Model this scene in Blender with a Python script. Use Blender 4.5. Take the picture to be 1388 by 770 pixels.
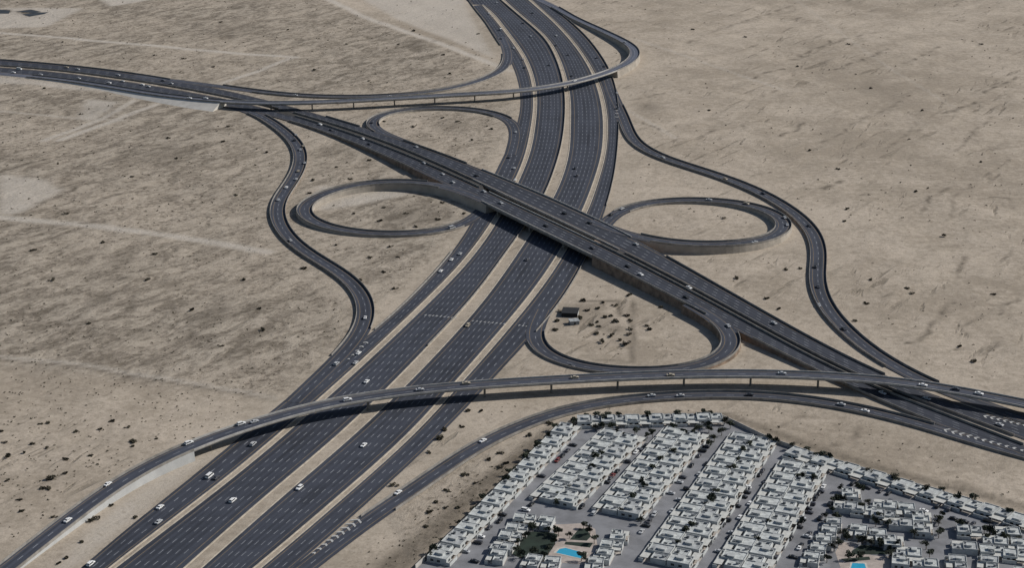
import bpy, bmesh, math, random
import numpy as np
from mathutils import Vector, Matrix, kdtree
R_ = math.radians
for o in list(bpy.data.objects): bpy.data.objects.remove(o)
scene = bpy.context.scene
C = scene.collection
rnd = random.Random(7)

# ---------------------------------------------------------------- camera, sky, sun, exposure
FPX, CAM_H, HORIZON = 2400.0, 410.0, -460.0          # focal length and horizon row in photo pixels, flying height in metres
TILT = math.atan((385 - HORIZON) / FPX)
cam = bpy.data.objects.new('camera', bpy.data.cameras.new('camera'))
C.objects.link(cam)
cam.location = (0, 0, CAM_H)
cam.rotation_euler = (math.pi / 2 - TILT, 0, 0)
cam.data.sensor_width = 36
cam.data.lens = FPX / 1388 * 36
cam.data.clip_end = 60000
cam.data.clip_start = 1
scene.camera = cam

SUN_EL, SUN_AZ = R_(36), R_(74)                       # azimuth clockwise from the viewing direction (+Y)
world = bpy.data.worlds.new('World'); scene.world = world; world.use_nodes = True
nt = world.node_tree
sky = nt.nodes.new('ShaderNodeTexSky'); sky.sky_type = 'NISHITA'; sky.sun_disc = False
sky.sun_elevation = SUN_EL; sky.sun_rotation = SUN_AZ
bg = nt.nodes['Background']; bg.inputs['Strength'].default_value = 0.05
nt.links.new(sky.outputs[0], bg.inputs['Color'])
sl = bpy.data.lights.new('sun', 'SUN'); sl.energy = 3.4; sl.angle = R_(0.5); sl.color = (1, 0.96, 0.9)
sun = bpy.data.objects.new('sun', sl); C.objects.link(sun)
sd = Vector((math.sin(SUN_AZ) * math.cos(SUN_EL), math.cos(SUN_AZ) * math.cos(SUN_EL), math.sin(SUN_EL)))
sun.rotation_euler = sd.to_track_quat('Z', 'Y').to_euler()
scene.view_settings.view_transform = 'Standard'
scene.view_settings.look = 'None'
scene.view_settings.exposure = 0.28
scene.view_settings.gamma = 1.0

# ---------------------------------------------------------------- surveying: photo pixel -> point on the ground (or at a height)
CT, ST = math.cos(TILT), math.sin(TILT)
def at(x, y, h=0.0):
    a, b = (x - 694) / FPX, (y - 385) / FPX
    d = (a, CT - b * ST, -ST - b * CT)
    t = (h - CAM_H) / d[2]
    return Vector((d[0] * t, d[1] * t, h))
def px(p):
    x, y, z = p[0], p[1], p[2] - CAM_H
    depth = y * CT - z * ST
    return 694 + FPX * x / depth, 385 + FPX * (-(z * CT) - y * ST) / depth

def catmull(P, step):
    P = [Vector(p) for p in P]
    P = [P[0] * 2 - P[1]] + P + [P[-1] * 2 - P[-2]]
    out = []
    for i in range(1, len(P) - 2):
        p0, p1, p2, p3 = P[i - 1], P[i], P[i + 1], P[i + 2]
        t0 = 0.0; t1 = t0 + max((p1 - p0).length, .01) ** .5; t2 = t1 + max((p2 - p1).length, .01) ** .5; t3 = t2 + max((p3 - p2).length, .01) ** .5
        for k in range(24):
            t = t1 + (t2 - t1) * k / 24
            A1 = p0 * ((t1 - t) / (t1 - t0)) + p1 * ((t - t0) / (t1 - t0))
            A2 = p1 * ((t2 - t) / (t2 - t1)) + p2 * ((t - t1) / (t2 - t1))
            A3 = p2 * ((t3 - t) / (t3 - t2)) + p3 * ((t - t2) / (t3 - t2))
            B1 = A1 * ((t2 - t) / (t2 - t0)) + A2 * ((t - t0) / (t2 - t0))
            B2 = A2 * ((t3 - t) / (t3 - t1)) + A3 * ((t - t1) / (t3 - t1))
            out.append(B1 * ((t2 - t) / (t2 - t1)) + B2 * ((t - t1) / (t2 - t1)))
    out.append(P[-2])
    return resample(out, step)
def resample(P, step):
    d = [0.0]
    for a, b in zip(P, P[1:]): d.append(d[-1] + (b - a).length)
    n = max(2, int(d[-1] / step) + 1)
    s = np.linspace(0, d[-1], n)
    A = np.array([tuple(p) for p in P]); d = np.array(d)
    return [Vector((np.interp(t, d, A[:, 0]), np.interp(t, d, A[:, 1]), np.interp(t, d, A[:, 2]))) for t in s]
def smooth(P, n):
    A = np.array([tuple(p) for p in P])
    for _ in range(n):
        A[1:-1] = A[1:-1] * .5 + (A[:-2] + A[2:]) * .25
    return [Vector(a) for a in A]
def normals(P):
    out = []
    for i in range(len(P)):
        t = P[min(i + 1, len(P) - 1)] - P[max(i - 1, 0)]; t.z = 0; t.normalize()
        out.append(Vector((-t.y, t.x, 0)))           # left of travel
    return out
def offset(P, d):
    return [p + n * d for p, n in zip(P, normals(P))]

# ---------------------------------------------------------------- objects
ORD = ['first', 'second', 'third', 'fourth', 'fifth', 'sixth', 'seventh', 'eighth', 'ninth', 'tenth', 'eleventh', 'twelfth', 'thirteenth', 'fourteenth',
       'fifteenth', 'sixteenth', 'seventeenth', 'eighteenth', 'nineteenth', 'twentieth', 'twenty-first', 'twenty-second', 'twenty-third', 'twenty-fourth',
       'twenty-fifth', 'twenty-sixth', 'twenty-seventh', 'twenty-eighth', 'twenty-ninth', 'thirtieth']
def tag(o, label=None, cat=None, group=None, kind=None):
    if label and len(label.split()) > 16: print('LONG', label)
    if label: o['label'] = label
    if cat: o['category'] = cat
    if group: o['group'] = group
    if kind: o['kind'] = kind
    return o
def empty(name, loc=(0, 0, 0), rz=0):
    o = bpy.data.objects.new(name, None); C.objects.link(o)
    o.location = loc; o.rotation_euler = (0, 0, rz); o.empty_display_size = 1
    return o
def mesh(name, verts, faces, mats, parent=None, uv=None, fm=None, shade=False):
    me = bpy.data.meshes.new(name)
    me.from_pydata([tuple(v) for v in verts], [], faces)
    for m in (mats if isinstance(mats, (list, tuple)) else [mats]): me.materials.append(m)
    if uv is not None:
        l = me.uv_layers.new(name='UVMap')
        flat = np.array([uv[v] for f in faces for v in f], dtype=np.float32).ravel()
        l.data.foreach_set('uv', flat)
    if fm is not None: me.polygons.foreach_set('material_index', np.array(fm, dtype=np.int32))
    if shade: me.polygons.foreach_set('use_smooth', np.ones(len(me.polygons), dtype=bool))
    me.update()
    o = bpy.data.objects.new(name, me); C.objects.link(o)
    if parent: o.parent = parent
    return o
class MB:
    def __init__(s): s.v = []; s.f = []; s.m = []
    def quad(s, a, b, c, d, m=0):
        i = len(s.v); s.v += [a, b, c, d]; s.f.append((i, i + 1, i + 2, i + 3)); s.m.append(m)
    def box(s, x0, x1, y0, y1, z0, z1, m=0, top_inset=0):
        i = len(s.v); t = top_inset
        s.v += [(x0, y0, z0), (x1, y0, z0), (x1, y1, z0), (x0, y1, z0), (x0 + t, y0 + t, z1), (x1 - t, y0 + t, z1), (x1 - t, y1 - t, z1), (x0 + t, y1 - t, z1)]
        for f in ((0, 3, 2, 1), (4, 5, 6, 7), (0, 1, 5, 4), (1, 2, 6, 5), (2, 3, 7, 6), (3, 0, 4, 7)):
            s.f.append(tuple(i + k for k in f)); s.m.append(m)
    def cyl(s, c, r0, r1, z0, z1, n=12, m=0, axis='z'):
        i = len(s.v)
        for z, r in ((z0, r0), (z1, r1)):
            for k in range(n):
                a = 2 * math.pi * k / n
                if axis == 'z': s.v.append((c[0] + r * math.cos(a), c[1] + r * math.sin(a), z))
                else: s.v.append((c[0] + r * math.cos(a), z, c[2] + r * math.sin(a)))
        for k in range(n):
            s.f.append((i + k, i + (k + 1) % n, i + n + (k + 1) % n, i + n + k)); s.m.append(m)
        s.f.append(tuple(i + n + k for k in range(n))); s.m.append(m)
        s.f.append(tuple(i + n - 1 - k for k in range(n))); s.m.append(m)
    def build(s, name, mats, parent=None, shade=False): return mesh(name, s.v, s.f, mats, parent, fm=s.m, shade=shade)
def dup(root, loc, rz, mat=None, scale=None):
    r = root.copy(); C.objects.link(r); r.location = loc; r.rotation_euler = (0, 0, rz)
    if scale: r.scale = scale
    for ch in list(root.children):
        c = ch.copy(); C.objects.link(c); c.parent = r
        for g in list(ch.children):
            d = g.copy(); C.objects.link(d); d.parent = c
    return r

# ---------------------------------------------------------------- materials
def new_mat(name):
    m = bpy.data.materials.new(name); m.use_nodes = True
    b = m.node_tree.nodes['Principled BSDF']
    return m, m.node_tree, b
class NT:
    def __init__(s, nt): s.nt = nt
    def n(s, t, **k):
        x = s.nt.nodes.new(t)
        for a, v in k.items(): setattr(x, a, v)
        return x
    def put(s, x, inp, v):
        if hasattr(v, 'is_linked') or hasattr(v, 'links'): s.nt.links.new(v, x.inputs[inp])
        else: x.inputs[inp].default_value = v
    def math(s, op, a, b=0.0, c=None, clamp=False):
        x = s.n('ShaderNodeMath', operation=op, use_clamp=clamp)
        s.put(x, 0, a); s.put(x, 1, b)
        if c is not None: s.put(x, 2, c)
        return x.outputs[0]
    def mix(s, f, a, b):
        x = s.n('ShaderNodeMix', data_type='RGBA')
        s.put(x, 0, f); s.put(x, 6, a); s.put(x, 7, b)
        return x.outputs[2]
    def ramp(s, v, lo, hi, a=0.0, b=1.0, smooth=True):
        x = s.n('ShaderNodeMapRange', interpolation_type='SMOOTHSTEP' if smooth else 'LINEAR')
        s.put(x, 0, v); s.put(x, 1, lo); s.put(x, 2, hi); s.put(x, 3, a); s.put(x, 4, b)
        return x.outputs[0]
    def noise(s, vec, scale, detail=4, rough=.55, typ='FBM', dist=0.0):
        x = s.n('ShaderNodeTexNoise', noise_type=typ)
        if typ == 'FBM': x.normalize = True
        s.put(x, 'Vector', vec); s.put(x, 'Scale', scale); s.put(x, 'Detail', detail); s.put(x, 'Roughness', rough); s.put(x, 'Distortion', dist)
        return x.outputs[0]
    def mapping(s, vec, rot=(0, 0, 0), scale=(1, 1, 1)):
        x = s.n('ShaderNodeMapping', vector_type='TEXTURE'); s.put(x, 'Vector', vec); x.inputs['Rotation'].default_value = rot; x.inputs['Scale'].default_value = scale
        return x.outputs[0]
    def pos(s): return s.n('ShaderNodeNewGeometry').outputs['Position']
def c4(c): return (c[0], c[1], c[2], 1.0)
def plain(name, col, rough=.8, var=.12, scale=.6, metallic=0):
    m, nt, b = new_mat(name); k = NT(nt)
    f = k.noise(k.n('ShaderNodeTexCoord').outputs['Object'], scale, 5, .6)
    k.put(b, 'Base Color', k.mix(k.ramp(f, .3, .7), c4([x * (1 - var) for x in col]), c4([min(1, x * (1 + var)) for x in col])))
    b.inputs['Roughness'].default_value = rough; b.inputs['Metallic'].default_value = metallic
    return m
ASPH = (.034, .038, .050)
def road_mat(name, n, sl=.1, sr=.1, dash=(4.5, 12.5), lane=3.6, tone=1.0):
    """asphalt with n lanes: UV x runs 0..1 across, UV y is metres along"""
    m, nt, b = new_mat(name); k = NT(nt)
    uv = k.n('ShaderNodeSeparateXYZ'); k.put(uv, 0, k.n('ShaderNodeUVMap').outputs[0])
    u, v = uv.outputs[0], uv.outputs[1]
    lanes = k.math('MULTIPLY', k.math('SUBTRACT', u, sl), n / (1 - sl - sr))
    near = k.math('ABSOLUTE', k.math('SUBTRACT', lanes, k.math('ROUND', lanes)))
    online = k.math('LESS_THAN', near, .17 / lane)
    inner = k.math('MULTIPLY', k.math('GREATER_THAN', lanes, .5), k.math('LESS_THAN', lanes, n - .5))
    dashes = k.math('LESS_THAN', k.math('MODULO', k.math('ADD', v, 10000.0), dash[1]), dash[0])
    white = k.math('MULTIPLY', k.math('MULTIPLY', online, inner), dashes)
    edge = k.math('MULTIPLY', k.math('SUBTRACT', 1.0, inner), k.math('LESS_THAN', near, .16 / lane))
    edge = k.math('MULTIPLY', edge, k.math('MULTIPLY', k.math('GREATER_THAN', lanes, -.5), k.math('LESS_THAN', lanes, n + .5)))
    P = k.pos()
    nz = k.noise(P, .035, 5, .6); fine = k.noise(P, .9, 3, .6)
    worn = k.ramp(k.math('ABSOLUTE', k.math('SUBTRACT', k.math('FRACT', lanes), .5)), .05, .45)     # wheel tracks between the lines
    t = k.math('ADD', k.math('MULTIPLY', nz, .5), k.math('ADD', k.math('MULTIPLY', fine, .25), k.math('MULTIPLY', worn, .18)))
    lv = k.n('ShaderNodeCombineXYZ'); k.put(lv, 0, k.math('MULTIPLY', lanes, 2.2)); k.put(lv, 1, k.math('MULTIPLY', v, .012))
    along = k.noise(lv.outputs[0], 1.0, 5, .65)
    patch = k.n('ShaderNodeTexVoronoi', feature='F1'); pv = k.n('ShaderNodeCombineXYZ'); k.put(pv, 0, k.math('MULTIPLY', k.math('FLOOR', lanes), .7)); k.put(pv, 1, k.math('MULTIPLY', v, .013)); k.put(patch, 'Vector', pv.outputs[0]); k.put(patch, 'Scale', 1.0)
    psep = k.n('ShaderNodeSeparateColor'); k.put(psep, 0, patch.outputs['Color'])
    t = k.math('ADD', k.math('MULTIPLY', t, .55), k.math('ADD', k.math('MULTIPLY', along, .5), k.math('MULTIPLY', psep.outputs[0], .1)))
    lo = c4([x * .58 * tone for x in ASPH]); hi = c4([x * 1.62 * tone for x in ASPH])
    col = k.mix(k.ramp(t, .28, .7), lo, hi)
    wear = k.ramp(k.noise(P, .3, 3), .3, .7, .45, .95)
    col = k.mix(k.math('MULTIPLY', white, wear), col, (.30, .31, .33, 1))
    col = k.mix(k.math('MULTIPLY', edge, k.math('MULTIPLY', wear, .8)), col, (.30, .21, .10, 1))
    sandy = k.math('MULTIPLY', k.ramp(k.math('ABSOLUTE', k.math('SUBTRACT', u, .5)), .475, .5), k.ramp(k.noise(P, .12, 4), .4, .65))
    col = k.mix(k.math('MULTIPLY', sandy, .6), col, (.3, .25, .19, 1))
    k.put(b, 'Base Color', col); b.inputs['Roughness'].default_value = .85
    b.inputs['Specular IOR Level'].default_value = .25
    return m

concrete = plain('concrete', (.40, .385, .36), .85, .2, .25)
girder_mat = plain('shade-darkened girder concrete', (.2, .185, .165), .9, .25, .2)  # darker copy of the concrete, shade on decks and piers put into its colour
barrier_mat = plain('weathered barrier concrete', (.23, .215, .195), .9, .25, .2)
wall_conc = plain('retaining wall concrete', (.33, .295, .25), .9, .18, .12)
ramp_conc = plain('pale grey ramp concrete', (.40, .405, .40), .9, .12, .1)
pale_slope = plain('pale paved slope', (.56, .53, .48), .9, .12, .1)
brown_slope = plain('brown rock slope', (.2, .145, .105), .95, .4, .18)
kerb_mat = plain('pale kerb', (.43, .375, .3), .85, .2, .2)
paint = plain('white road paint', (.40, .40, .39), .7, .15, .5)
asphalt_plain = plain('village asphalt', (.185, .188, .2), .9, .22, .08)

# ---------------------------------------------------------------- road network: traced in the photo, laid out on the ground
ROADS = {}                                            # key -> samples (point, tangent)
ROAD_PTS = []
def remember(key, P):
    T = [(P[min(i + 1, len(P) - 1)] - P[max(i - 1, 0)]).normalized() for i in range(len(P))]
    ROADS[key] = [(p, t, px(p)) for p, t in zip(P, T)]
    ROAD_PTS.extend(P)
def ribbon(name, L, Rr, mat, parent=None, lift=0.0, v0=0.0, kind='structure', rows=1):
    V, F, UV = [], [], []
    s = v0
    for i, (a, b) in enumerate(zip(L, Rr)):
        if i: s += (((a + b) - (L[i - 1] + Rr[i - 1])) * .5).length
        V += [a + Vector((0, 0, lift)), b + Vector((0, 0, lift))]; UV += [(0, s), (1, s)]
        if i: F.append((2 * i - 2, 2 * i - 1, 2 * i + 1, 2 * i))
    o = mesh(name, V, F, mat, parent, uv=UV)
    if kind and not parent: o['kind'] = kind
    return o
def wall_strip(name, P, mat, w=.4, h=1.0, base=-.05, parent=None, batter=.08):
    """a continuous low wall along P"""
    N = normals(P); V, F = [], []
    for i, (p, n) in enumerate(zip(P, N)):
        V += [p + n * (w / 2 + batter) + Vector((0, 0, base)), p + n * (w / 2) + Vector((0, 0, h)), p - n * (w / 2) + Vector((0, 0, h)), p - n * (w / 2 + batter) + Vector((0, 0, base))]
        if i:
            a, b = 4 * i - 4, 4 * i
            for k in range(3): F.append((a + k, b + k, b + k + 1, a + k + 1))
    F.append((0, 1, 2, 3)); e = len(V) - 4; F.append((e + 3, e + 2, e + 1, e))
    return mesh(name, V, F, mat, parent)
def solid(name, L, Rr, top, bottoms, mats, parent=None, spread=0.0, kind=None):
    """body under a road between its edges L and Rr: tops at edge z+top, bottoms from bottoms(i) ; spread: outward run per metre of height"""
    V, F, M = [], [], []
    sl_, sr_ = spread if isinstance(spread, tuple) else (spread, spread)
    for i, (a, b) in enumerate(zip(L, Rr)):
        d = (a - b); d.z = 0; d.normalize()
        za, zb = a.z + top, b.z + top
        bl, br = bottoms(i, a), bottoms(i, b)
        V += [Vector((a.x, a.y, 0)) + d * sl_ * max(0, za - bl) + Vector((0, 0, bl)), Vector((a.x, a.y, za)), Vector((b.x, b.y, zb)), Vector((b.x, b.y, 0)) - d * sr_ * max(0, zb - br) + Vector((0, 0, br))]
        if i:
            p, q = 4 * i - 4, 4 * i
            for k in range(4): F.append((p + k, q + k, q + (k + 1) % 4, p + (k + 1) % 4)); M.append(0)
    F.append((0, 1, 2, 3)); e = len(V) - 4; F.append((e + 3, e + 2, e + 1, e)); M += [0, 0]
    o = mesh(name, V, F, mats, parent, fm=M)
    if kind: o['kind'] = kind
    return o
def cut(P, a, b): 
    n = len(P) - 1
    return P[int(round(a * n)):int(round(b * n)) + 1]
def nearest_t(P, x, y):
    best = min(range(len(P)), key=lambda i: (px(P[i])[0] - x) ** 2 + (px(P[i])[1] - y) ** 2)
    return best / (len(P) - 1)
BARRIER_GROUP = 'concrete crash barriers along the roads'
def barrier(P, label, w=.3, h=1.35, mat=None):
    if len(P) < 2: return
    o = wall_strip('concrete_barrier', P, mat or barrier_mat, w, h)
    tag(o, label, 'barrier', BARRIER_GROUP)

# --- main highway: eight traced edges
N = None
MAIN = {0: (635, N, N, 679, 684.5, 717, 721, 735), 15.6: (645.6, 662, 669, 697, 701.4, 735, 737.8, 756), 26: (656, 671, 676, 709, 714, 747, 750, 770),
 52: (671.5, 691, 696, 739, 744, 771.5, 775, 797.5), 78: (690, 709, 714, 753, 758.5, 791, 794, 817), 104: (701, 719.6, 724, 762, 767.6, 805, 809, 831),
 130: (706, 723.5, 728, 766, 773, 813, 818, 837), 156: (705, 722.7, 727, 766, 773.6, 818, 823.5, 839), 182: (696, 717.8, 723.5, 763.7, 772.5, 818, 823.5, 838.5),
 206: (686, 714, 719.5, 759.7, 772.7, 816.8, 822, 836.8), 232: (671.4, 703.9, 709, 750.6, 764.9, 809.8, 815, 834), 258: (660, 691.5, 697, 742.3, 756.3, 800, 806.4, 828.5),
 284: (649, 677, 683, 728, 741, 791.6, 798.7, 820.7), 310: (635, 661, 668, 710, 723, 776.5, 784, 812), 336: (618, 642.8, 651, 690.9, 706.5, 761, 768.8, 801),
 360: (600, 623, 631, 673, 690, 747, 756, 790.6), 382: (578, 603, 611, 659, 675.4, 732, 740, 778), 408: (553.8, 575, 583.6, 639, 656, 712, 721, 762),
 434: (527, 548, 557, 614, 634, 690, 699, 744), 460: (495, 521, 530, 588, 610, 668, 677, 718), 486: (455, 493.6, 502.7, 565, 586, 645.5, 655.5, 693),
 512: (422, 465, 474, 540, 562, 621, 631, 670), 544: (385, 429, 438, 507, 528, 594, 602, 641.5), 571: (351, 398, 407, 480, 501, 573, 581, 616), 595: (322, 372, 381, 456, 477, 551, 559, 594),
 610: (304, 353, 362, 437, 458, 533, 541, 576), 636: (274, 323, 332.4, 404, 426, 502, 510, 550), 662: (243, 290.5, 299.5, 371, 393.5, 470, 479, 520),
 700: (192, 240, 249, 328, 352, 429, 438, 481), 726: (157, 202, 213, 299, 323, 398, 407, 449), 752: (127, 169, 179, 270, 293, 367, 377, 418), 770: (108, 147, 156, 250, 273, 345, 355, 397)}
EDGE = []
for k in range(8):
    pts = [(r[k], y) for y, r in sorted(MAIN.items()) if r[k] is not None]
    if k in (1, 2):                                   # the separator begins below the top of the photo
        pts = [(653.5 if k == 1 else 654.5, 6)] + pts
    if k not in (1, 2):
        a, b = pts[0], pts[1]; pts = [(a[0] - (b[0] - a[0]) * 3, a[1] - (b[1] - a[1]) * 3)] + pts
    a, b = pts[-1], pts[-2]; pts = pts + [(a[0] + (a[0] - b[0]) * 4, a[1] + (a[1] - b[1]) * 4)]
    P = [at(x, y, .1) for x, y in pts]
    P = smooth(catmull(P, 8), 60)
    EDGE.append(P)
def pair(A, B, step=8):
    n = max(len(A), len(B))
    def rs(P):
        A_ = np.array([tuple(p) for p in P]); d = np.concatenate([[0], np.cumsum(np.linalg.norm(np.diff(A_, axis=0), axis=1))]); s = np.linspace(0, d[-1], n)
        return [Vector((np.interp(t, d, A_[:, 0]), np.interp(t, d, A_[:, 1]), np.interp(t, d, A_[:, 2]))) for t in s]
    return rs(A), rs(B)
def trim_y(P, ymax): return [p for p in P if p.y <= ymax]
sep_top = EDGE[1][0].y
m6 = road_mat('asphalt six lanes', 6, .12, .12)
m3 = road_mat('asphalt three lanes', 3, .13, .13)
m2 = road_mat('asphalt two lanes', 2, .17, .17)
m5 = road_mat('asphalt five lanes', 5, .12, .12)
for key, (i, j), mt in (('left collector', (0, 1), m3), ('left main', (2, 3), m6), ('right main', (4, 5), m6), ('right collector', (6, 7), m3)):
    A, B = EDGE[i], EDGE[j]
    if key == 'left collector': A = trim_y(A, sep_top)
    if key == 'left main': B = trim_y(B, sep_top)
    A, B = pair(A, B)
    ribbon('main_road', A, B, mt, lift=.02)
    mid = [(a + b) * .5 for a, b in zip(A, B)]
    remember(key, mid); ROAD_PTS.extend(A); ROAD_PTS.extend(B)
# the undivided stretch above the separator
A = [p for p in EDGE[0] if p.y >= sep_top - 4]; B = [p for p in EDGE[3] if p.y >= sep_top - 4]
A, B = pair(A, B); ribbon('main_road', A, B, road_mat('asphalt nine lanes', 9, .06, .06), lift=.026)
# kerbs of the sand strips
for i in (1, 2, 3, 4, 5, 6): tag(wall_strip('kerb', EDGE[i], kerb_mat, .7, .17, -.1), kind='structure')

def span(P, ya, yb):
    return [p for p in P if min(ya, yb) <= px(p)[1] <= max(ya, yb)]
barrier(span(EDGE[3], -20, 470), 'low concrete barrier on the left kerb of the main highway median')
barrier(span(EDGE[7], 20, 148), 'low concrete barrier on the right edge of the main highway above the right slip road')
barrier(span(EDGE[7], 166, 282), 'low concrete barrier between the right collector road and the right loop')
barrier(span(EDGE[7], 318, 452), 'low concrete barrier on the right edge of the main highway beside the dark shed')
barrier(span(EDGE[0], -20, 62), 'low concrete barrier on the left edge of the main highway at its far end')
barrier(span(EDGE[0], 340, 452), 'low concrete barrier on the left edge of the main highway below the overpass')

# --- crossing highway: four traced edges, rising over the main highway
def hx(x): return float(np.interp(x, [-200, 300, 400, 470, 530, 600, 680, 760, 850, 930, 1000, 1080, 1150, 1220, 1500], [.15, .2, .5, 1.6, 3.6, 6.2, 7.3, 7.3, 6.6, 5.6, 4.2, 2.0, .8, .25, .15]))
CROSS = {
 'FF': [(0, 81), (70, 86), (130, 92.5), (200, 102), (250, 110.5), (300, 120), (360, 134.5), (422, 152.4), (461, 163.5), (489, 171.5), (560, 193), (611.6, 213), (650, 228), (678, 241), (755.8, 272), (833.7, 308), (872.6, 330), (922, 359), (972.7, 387), (1045.5, 429), (1118, 469), (1172.7, 498), (1212.7, 517), (1263, 537.5), (1320, 556), (1388, 574.5)],
 'FN': [(0, 89), (70, 94.5), (130, 101), (200, 111), (250, 119.8), (300, 129), (360, 143), (420, 160), (461, 171), (495, 181), (560, 205), (611.6, 230), (650, 248), (678, 263.5), (755.8, 299.5), (833.7, 335.8), (879, 359), (900, 369), (972.7, 409), (1045.5, 449), (1118, 491), (1160, 510), (1210, 530), (1263.6, 549), (1320, 571), (1388, 596)],
 'NF': [(0, 90.8), (70, 96.6), (130, 103.4), (200, 113.8), (250, 123), (300, 132.5), (360, 146.5), (430.5, 167), (471, 179.5), (510, 193), (560, 212), (611.6, 236.5), (650, 254), (678, 269.5), (755.8, 305), (833.7, 341.5), (879, 365), (900, 375), (972.7, 415), (1045.5, 455.5), (1118, 498), (1202, 532.5), (1263.6, 556), (1320, 578), (1388, 603.6)],
 'NN': [(0, 98.5), (70, 105), (130, 112.5), (200, 123.5), (250, 132.5), (300, 142), (370, 157.8), (400, 165.5), (430.5, 175), (461, 185.5), (510, 206), (560, 229), (611.6, 254), (650, 272), (678, 286.5), (755.8, 324), (833.7, 361), (873.7, 383), (925.6, 411), (970, 434), (1016, 457), (1063.6, 481), (1098, 499.5), (1154.5, 526), (1209, 552.7), (1271, 578), (1330, 599), (1388, 618)]}
XS = np.linspace(-1.3, 1.3, 10)
CE = {}
for key, pts in CROSS.items():
    p = np.array(pts); X = (p[:, 0] - 694) / 694
    co = np.polynomial.chebyshev.chebfit(X, p[:, 1], 9)
    xs = np.linspace(0, 1388, 330)
    ys = np.polynomial.chebyshev.chebval((xs - 694) / 694, co)
    ys = .6 * ys + .4 * np.interp(xs, p[:, 0], p[:, 1])
    P = [at(x, y, hx(x) + .1) for x, y in zip(xs, ys)]
    P = smooth(resample(P, 8), 40)
    a = (P[0] - P[6]).normalized(); b = (P[-1] - P[-7]).normalized()
    P = [P[0] + a * 40 * k for k in range(6, 0, -1)] + P + [P[-1] + b * 40 * k for k in range(1, 7)]
    CE[key] = smooth(resample(P, 8), 6)
FF, FN = pair(CE['FF'], CE['FN']); NF, NN = pair(CE['NF'], CE['NN'])
m4 = road_mat('asphalt four lanes', 4, .12, .12, tone=.85)
def near_x(P, x): return min(range(len(P)), key=lambda i: abs(px(P[i])[0] - x))
for key, A, B, lab in (('far cross', FF, FN, 'far'), ('near cross', NF, NN, 'near')):
    remember(key, [(a + b) * .5 for a, b in zip(A, B)]); ROAD_PTS.extend(A); ROAD_PTS.extend(B)
    i0, i1 = near_x(B, 640 if lab == 'far' else 652), near_x(B, 842 if lab == 'far' else 800)
    ribbon('crossing_road', A[:i0 + 1], B[:i0 + 1], m4, lift=.012)
    ribbon('crossing_road', A[i1:], B[i1:], m4, lift=.012)
    root = empty('overpass_bridge', ((A[i0].x + A[i1].x) / 2, (A[i0].y + A[i1].y) / 2, 0))
    tag(root, 'long concrete overpass carrying the %s carriageway of the crossing highway over the main highway' % lab, 'bridge')
    off = -Vector(root.location)
    sh = lambda P: [p + off for p in P]
    a_, b_ = sh(A[i0:i1 + 1]), sh(B[i0:i1 + 1])
    solid('deck', a_, b_, -.02, lambda i, p: p.z - 1.7, girder_mat, root)
    ribbon('road_surface', a_, b_, m4, root, lift=.012)
    wall_strip('parapet', offset(a_, -.3), concrete, .4, 1.1, 0, root); wall_strip('parapet', offset(b_, .3), concrete, .4, 1.1, 0, root)
    # piers stand in the sand strips of the main highway
    for (e0, e1) in ((1, 2), (3, 4), (5, 6)):
        best = None
        for s0, s1 in zip(EDGE[e0], pair(EDGE[e0], EDGE[e1])[1]):
            m_ = (s0 + s1) * .5
            for p, q in zip(A[i0:i1 + 1], B[i0:i1 + 1]):
                c = (p + q) * .5; dd = (Vector((c.x, c.y)) - Vector((m_.x, m_.y))).length
                if best is None or dd < best[0]: best = (dd, c, p, q)
        c, p, q = best[1], best[2] + off, best[3] + off
        mb = MB()
        ax = (q - p); ax.z = 0; wd = ax.length; ax.normalize(); ct = c + off
        o = None
        for k in (-.32, 0, .32): mb.cyl((k * wd, 0), .7, .7, -.5, c.z - 2.8, 12)
        mb.box(-.42 * wd, .42 * wd, -.8, .8, c.z - 2.8, c.z - 1.74)
        pr = mb.build('pier', girder_mat, root); pr.location = (ct.x, ct.y, 0); pr.rotation_euler = (0, 0, math.atan2(ax.y, ax.x))
    L0 = A[:i0 + 1]; L1 = A[i1:]
# embankments under both carriageways
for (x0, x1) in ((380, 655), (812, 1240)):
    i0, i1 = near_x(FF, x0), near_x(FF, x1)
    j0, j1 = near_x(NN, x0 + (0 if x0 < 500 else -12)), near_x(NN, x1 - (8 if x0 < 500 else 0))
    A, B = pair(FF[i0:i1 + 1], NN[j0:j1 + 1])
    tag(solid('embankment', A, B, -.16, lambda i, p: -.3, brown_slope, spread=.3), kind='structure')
    # strip between the carriageways, barrier shade painted into its near-black colour
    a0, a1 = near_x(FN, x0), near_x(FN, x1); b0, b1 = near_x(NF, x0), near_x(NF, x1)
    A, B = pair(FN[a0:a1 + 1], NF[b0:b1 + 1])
    ribbon('median', A, B, plain('median painted shade', (.04, .037, .034), .95, .2, .2), lift=-.02)
def bx(P, x0, x1): return P[near_x(P, x0):near_x(P, x1) + 1]
i = 0
barrier(bx(FF, 440, 486), 'short concrete barrier on the far edge of the crossing highway before the upper left loop')
barrier(bx(FF, 548, 636), 'concrete barrier on the far edge of the crossing highway between upper left loop and overpass')
barrier(bx(FF, 900, 1205), 'concrete barrier on the far edge of the crossing highway beyond the right loop')
barrier(bx(FN, 400, 638), 'concrete barrier on the median side of the far crossing carriageway left of the overpass')
barrier(bx(FN, 846, 1380), 'concrete barrier on the median side of the far crossing carriageway right of the overpass')
barrier(bx(NF, 400, 650), 'concrete barrier on the median side of the near crossing carriageway left of the overpass')
barrier(bx(NF, 804, 1380), 'concrete barrier on the median side of the near crossing carriageway right of the overpass')
barrier(bx(FN, -100, 380), 'concrete barrier along the middle of the crossing highway at its far left end')
barrier(bx(NN, 395, 560), 'concrete barrier on the near edge of the crossing highway above the left loop')
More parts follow.
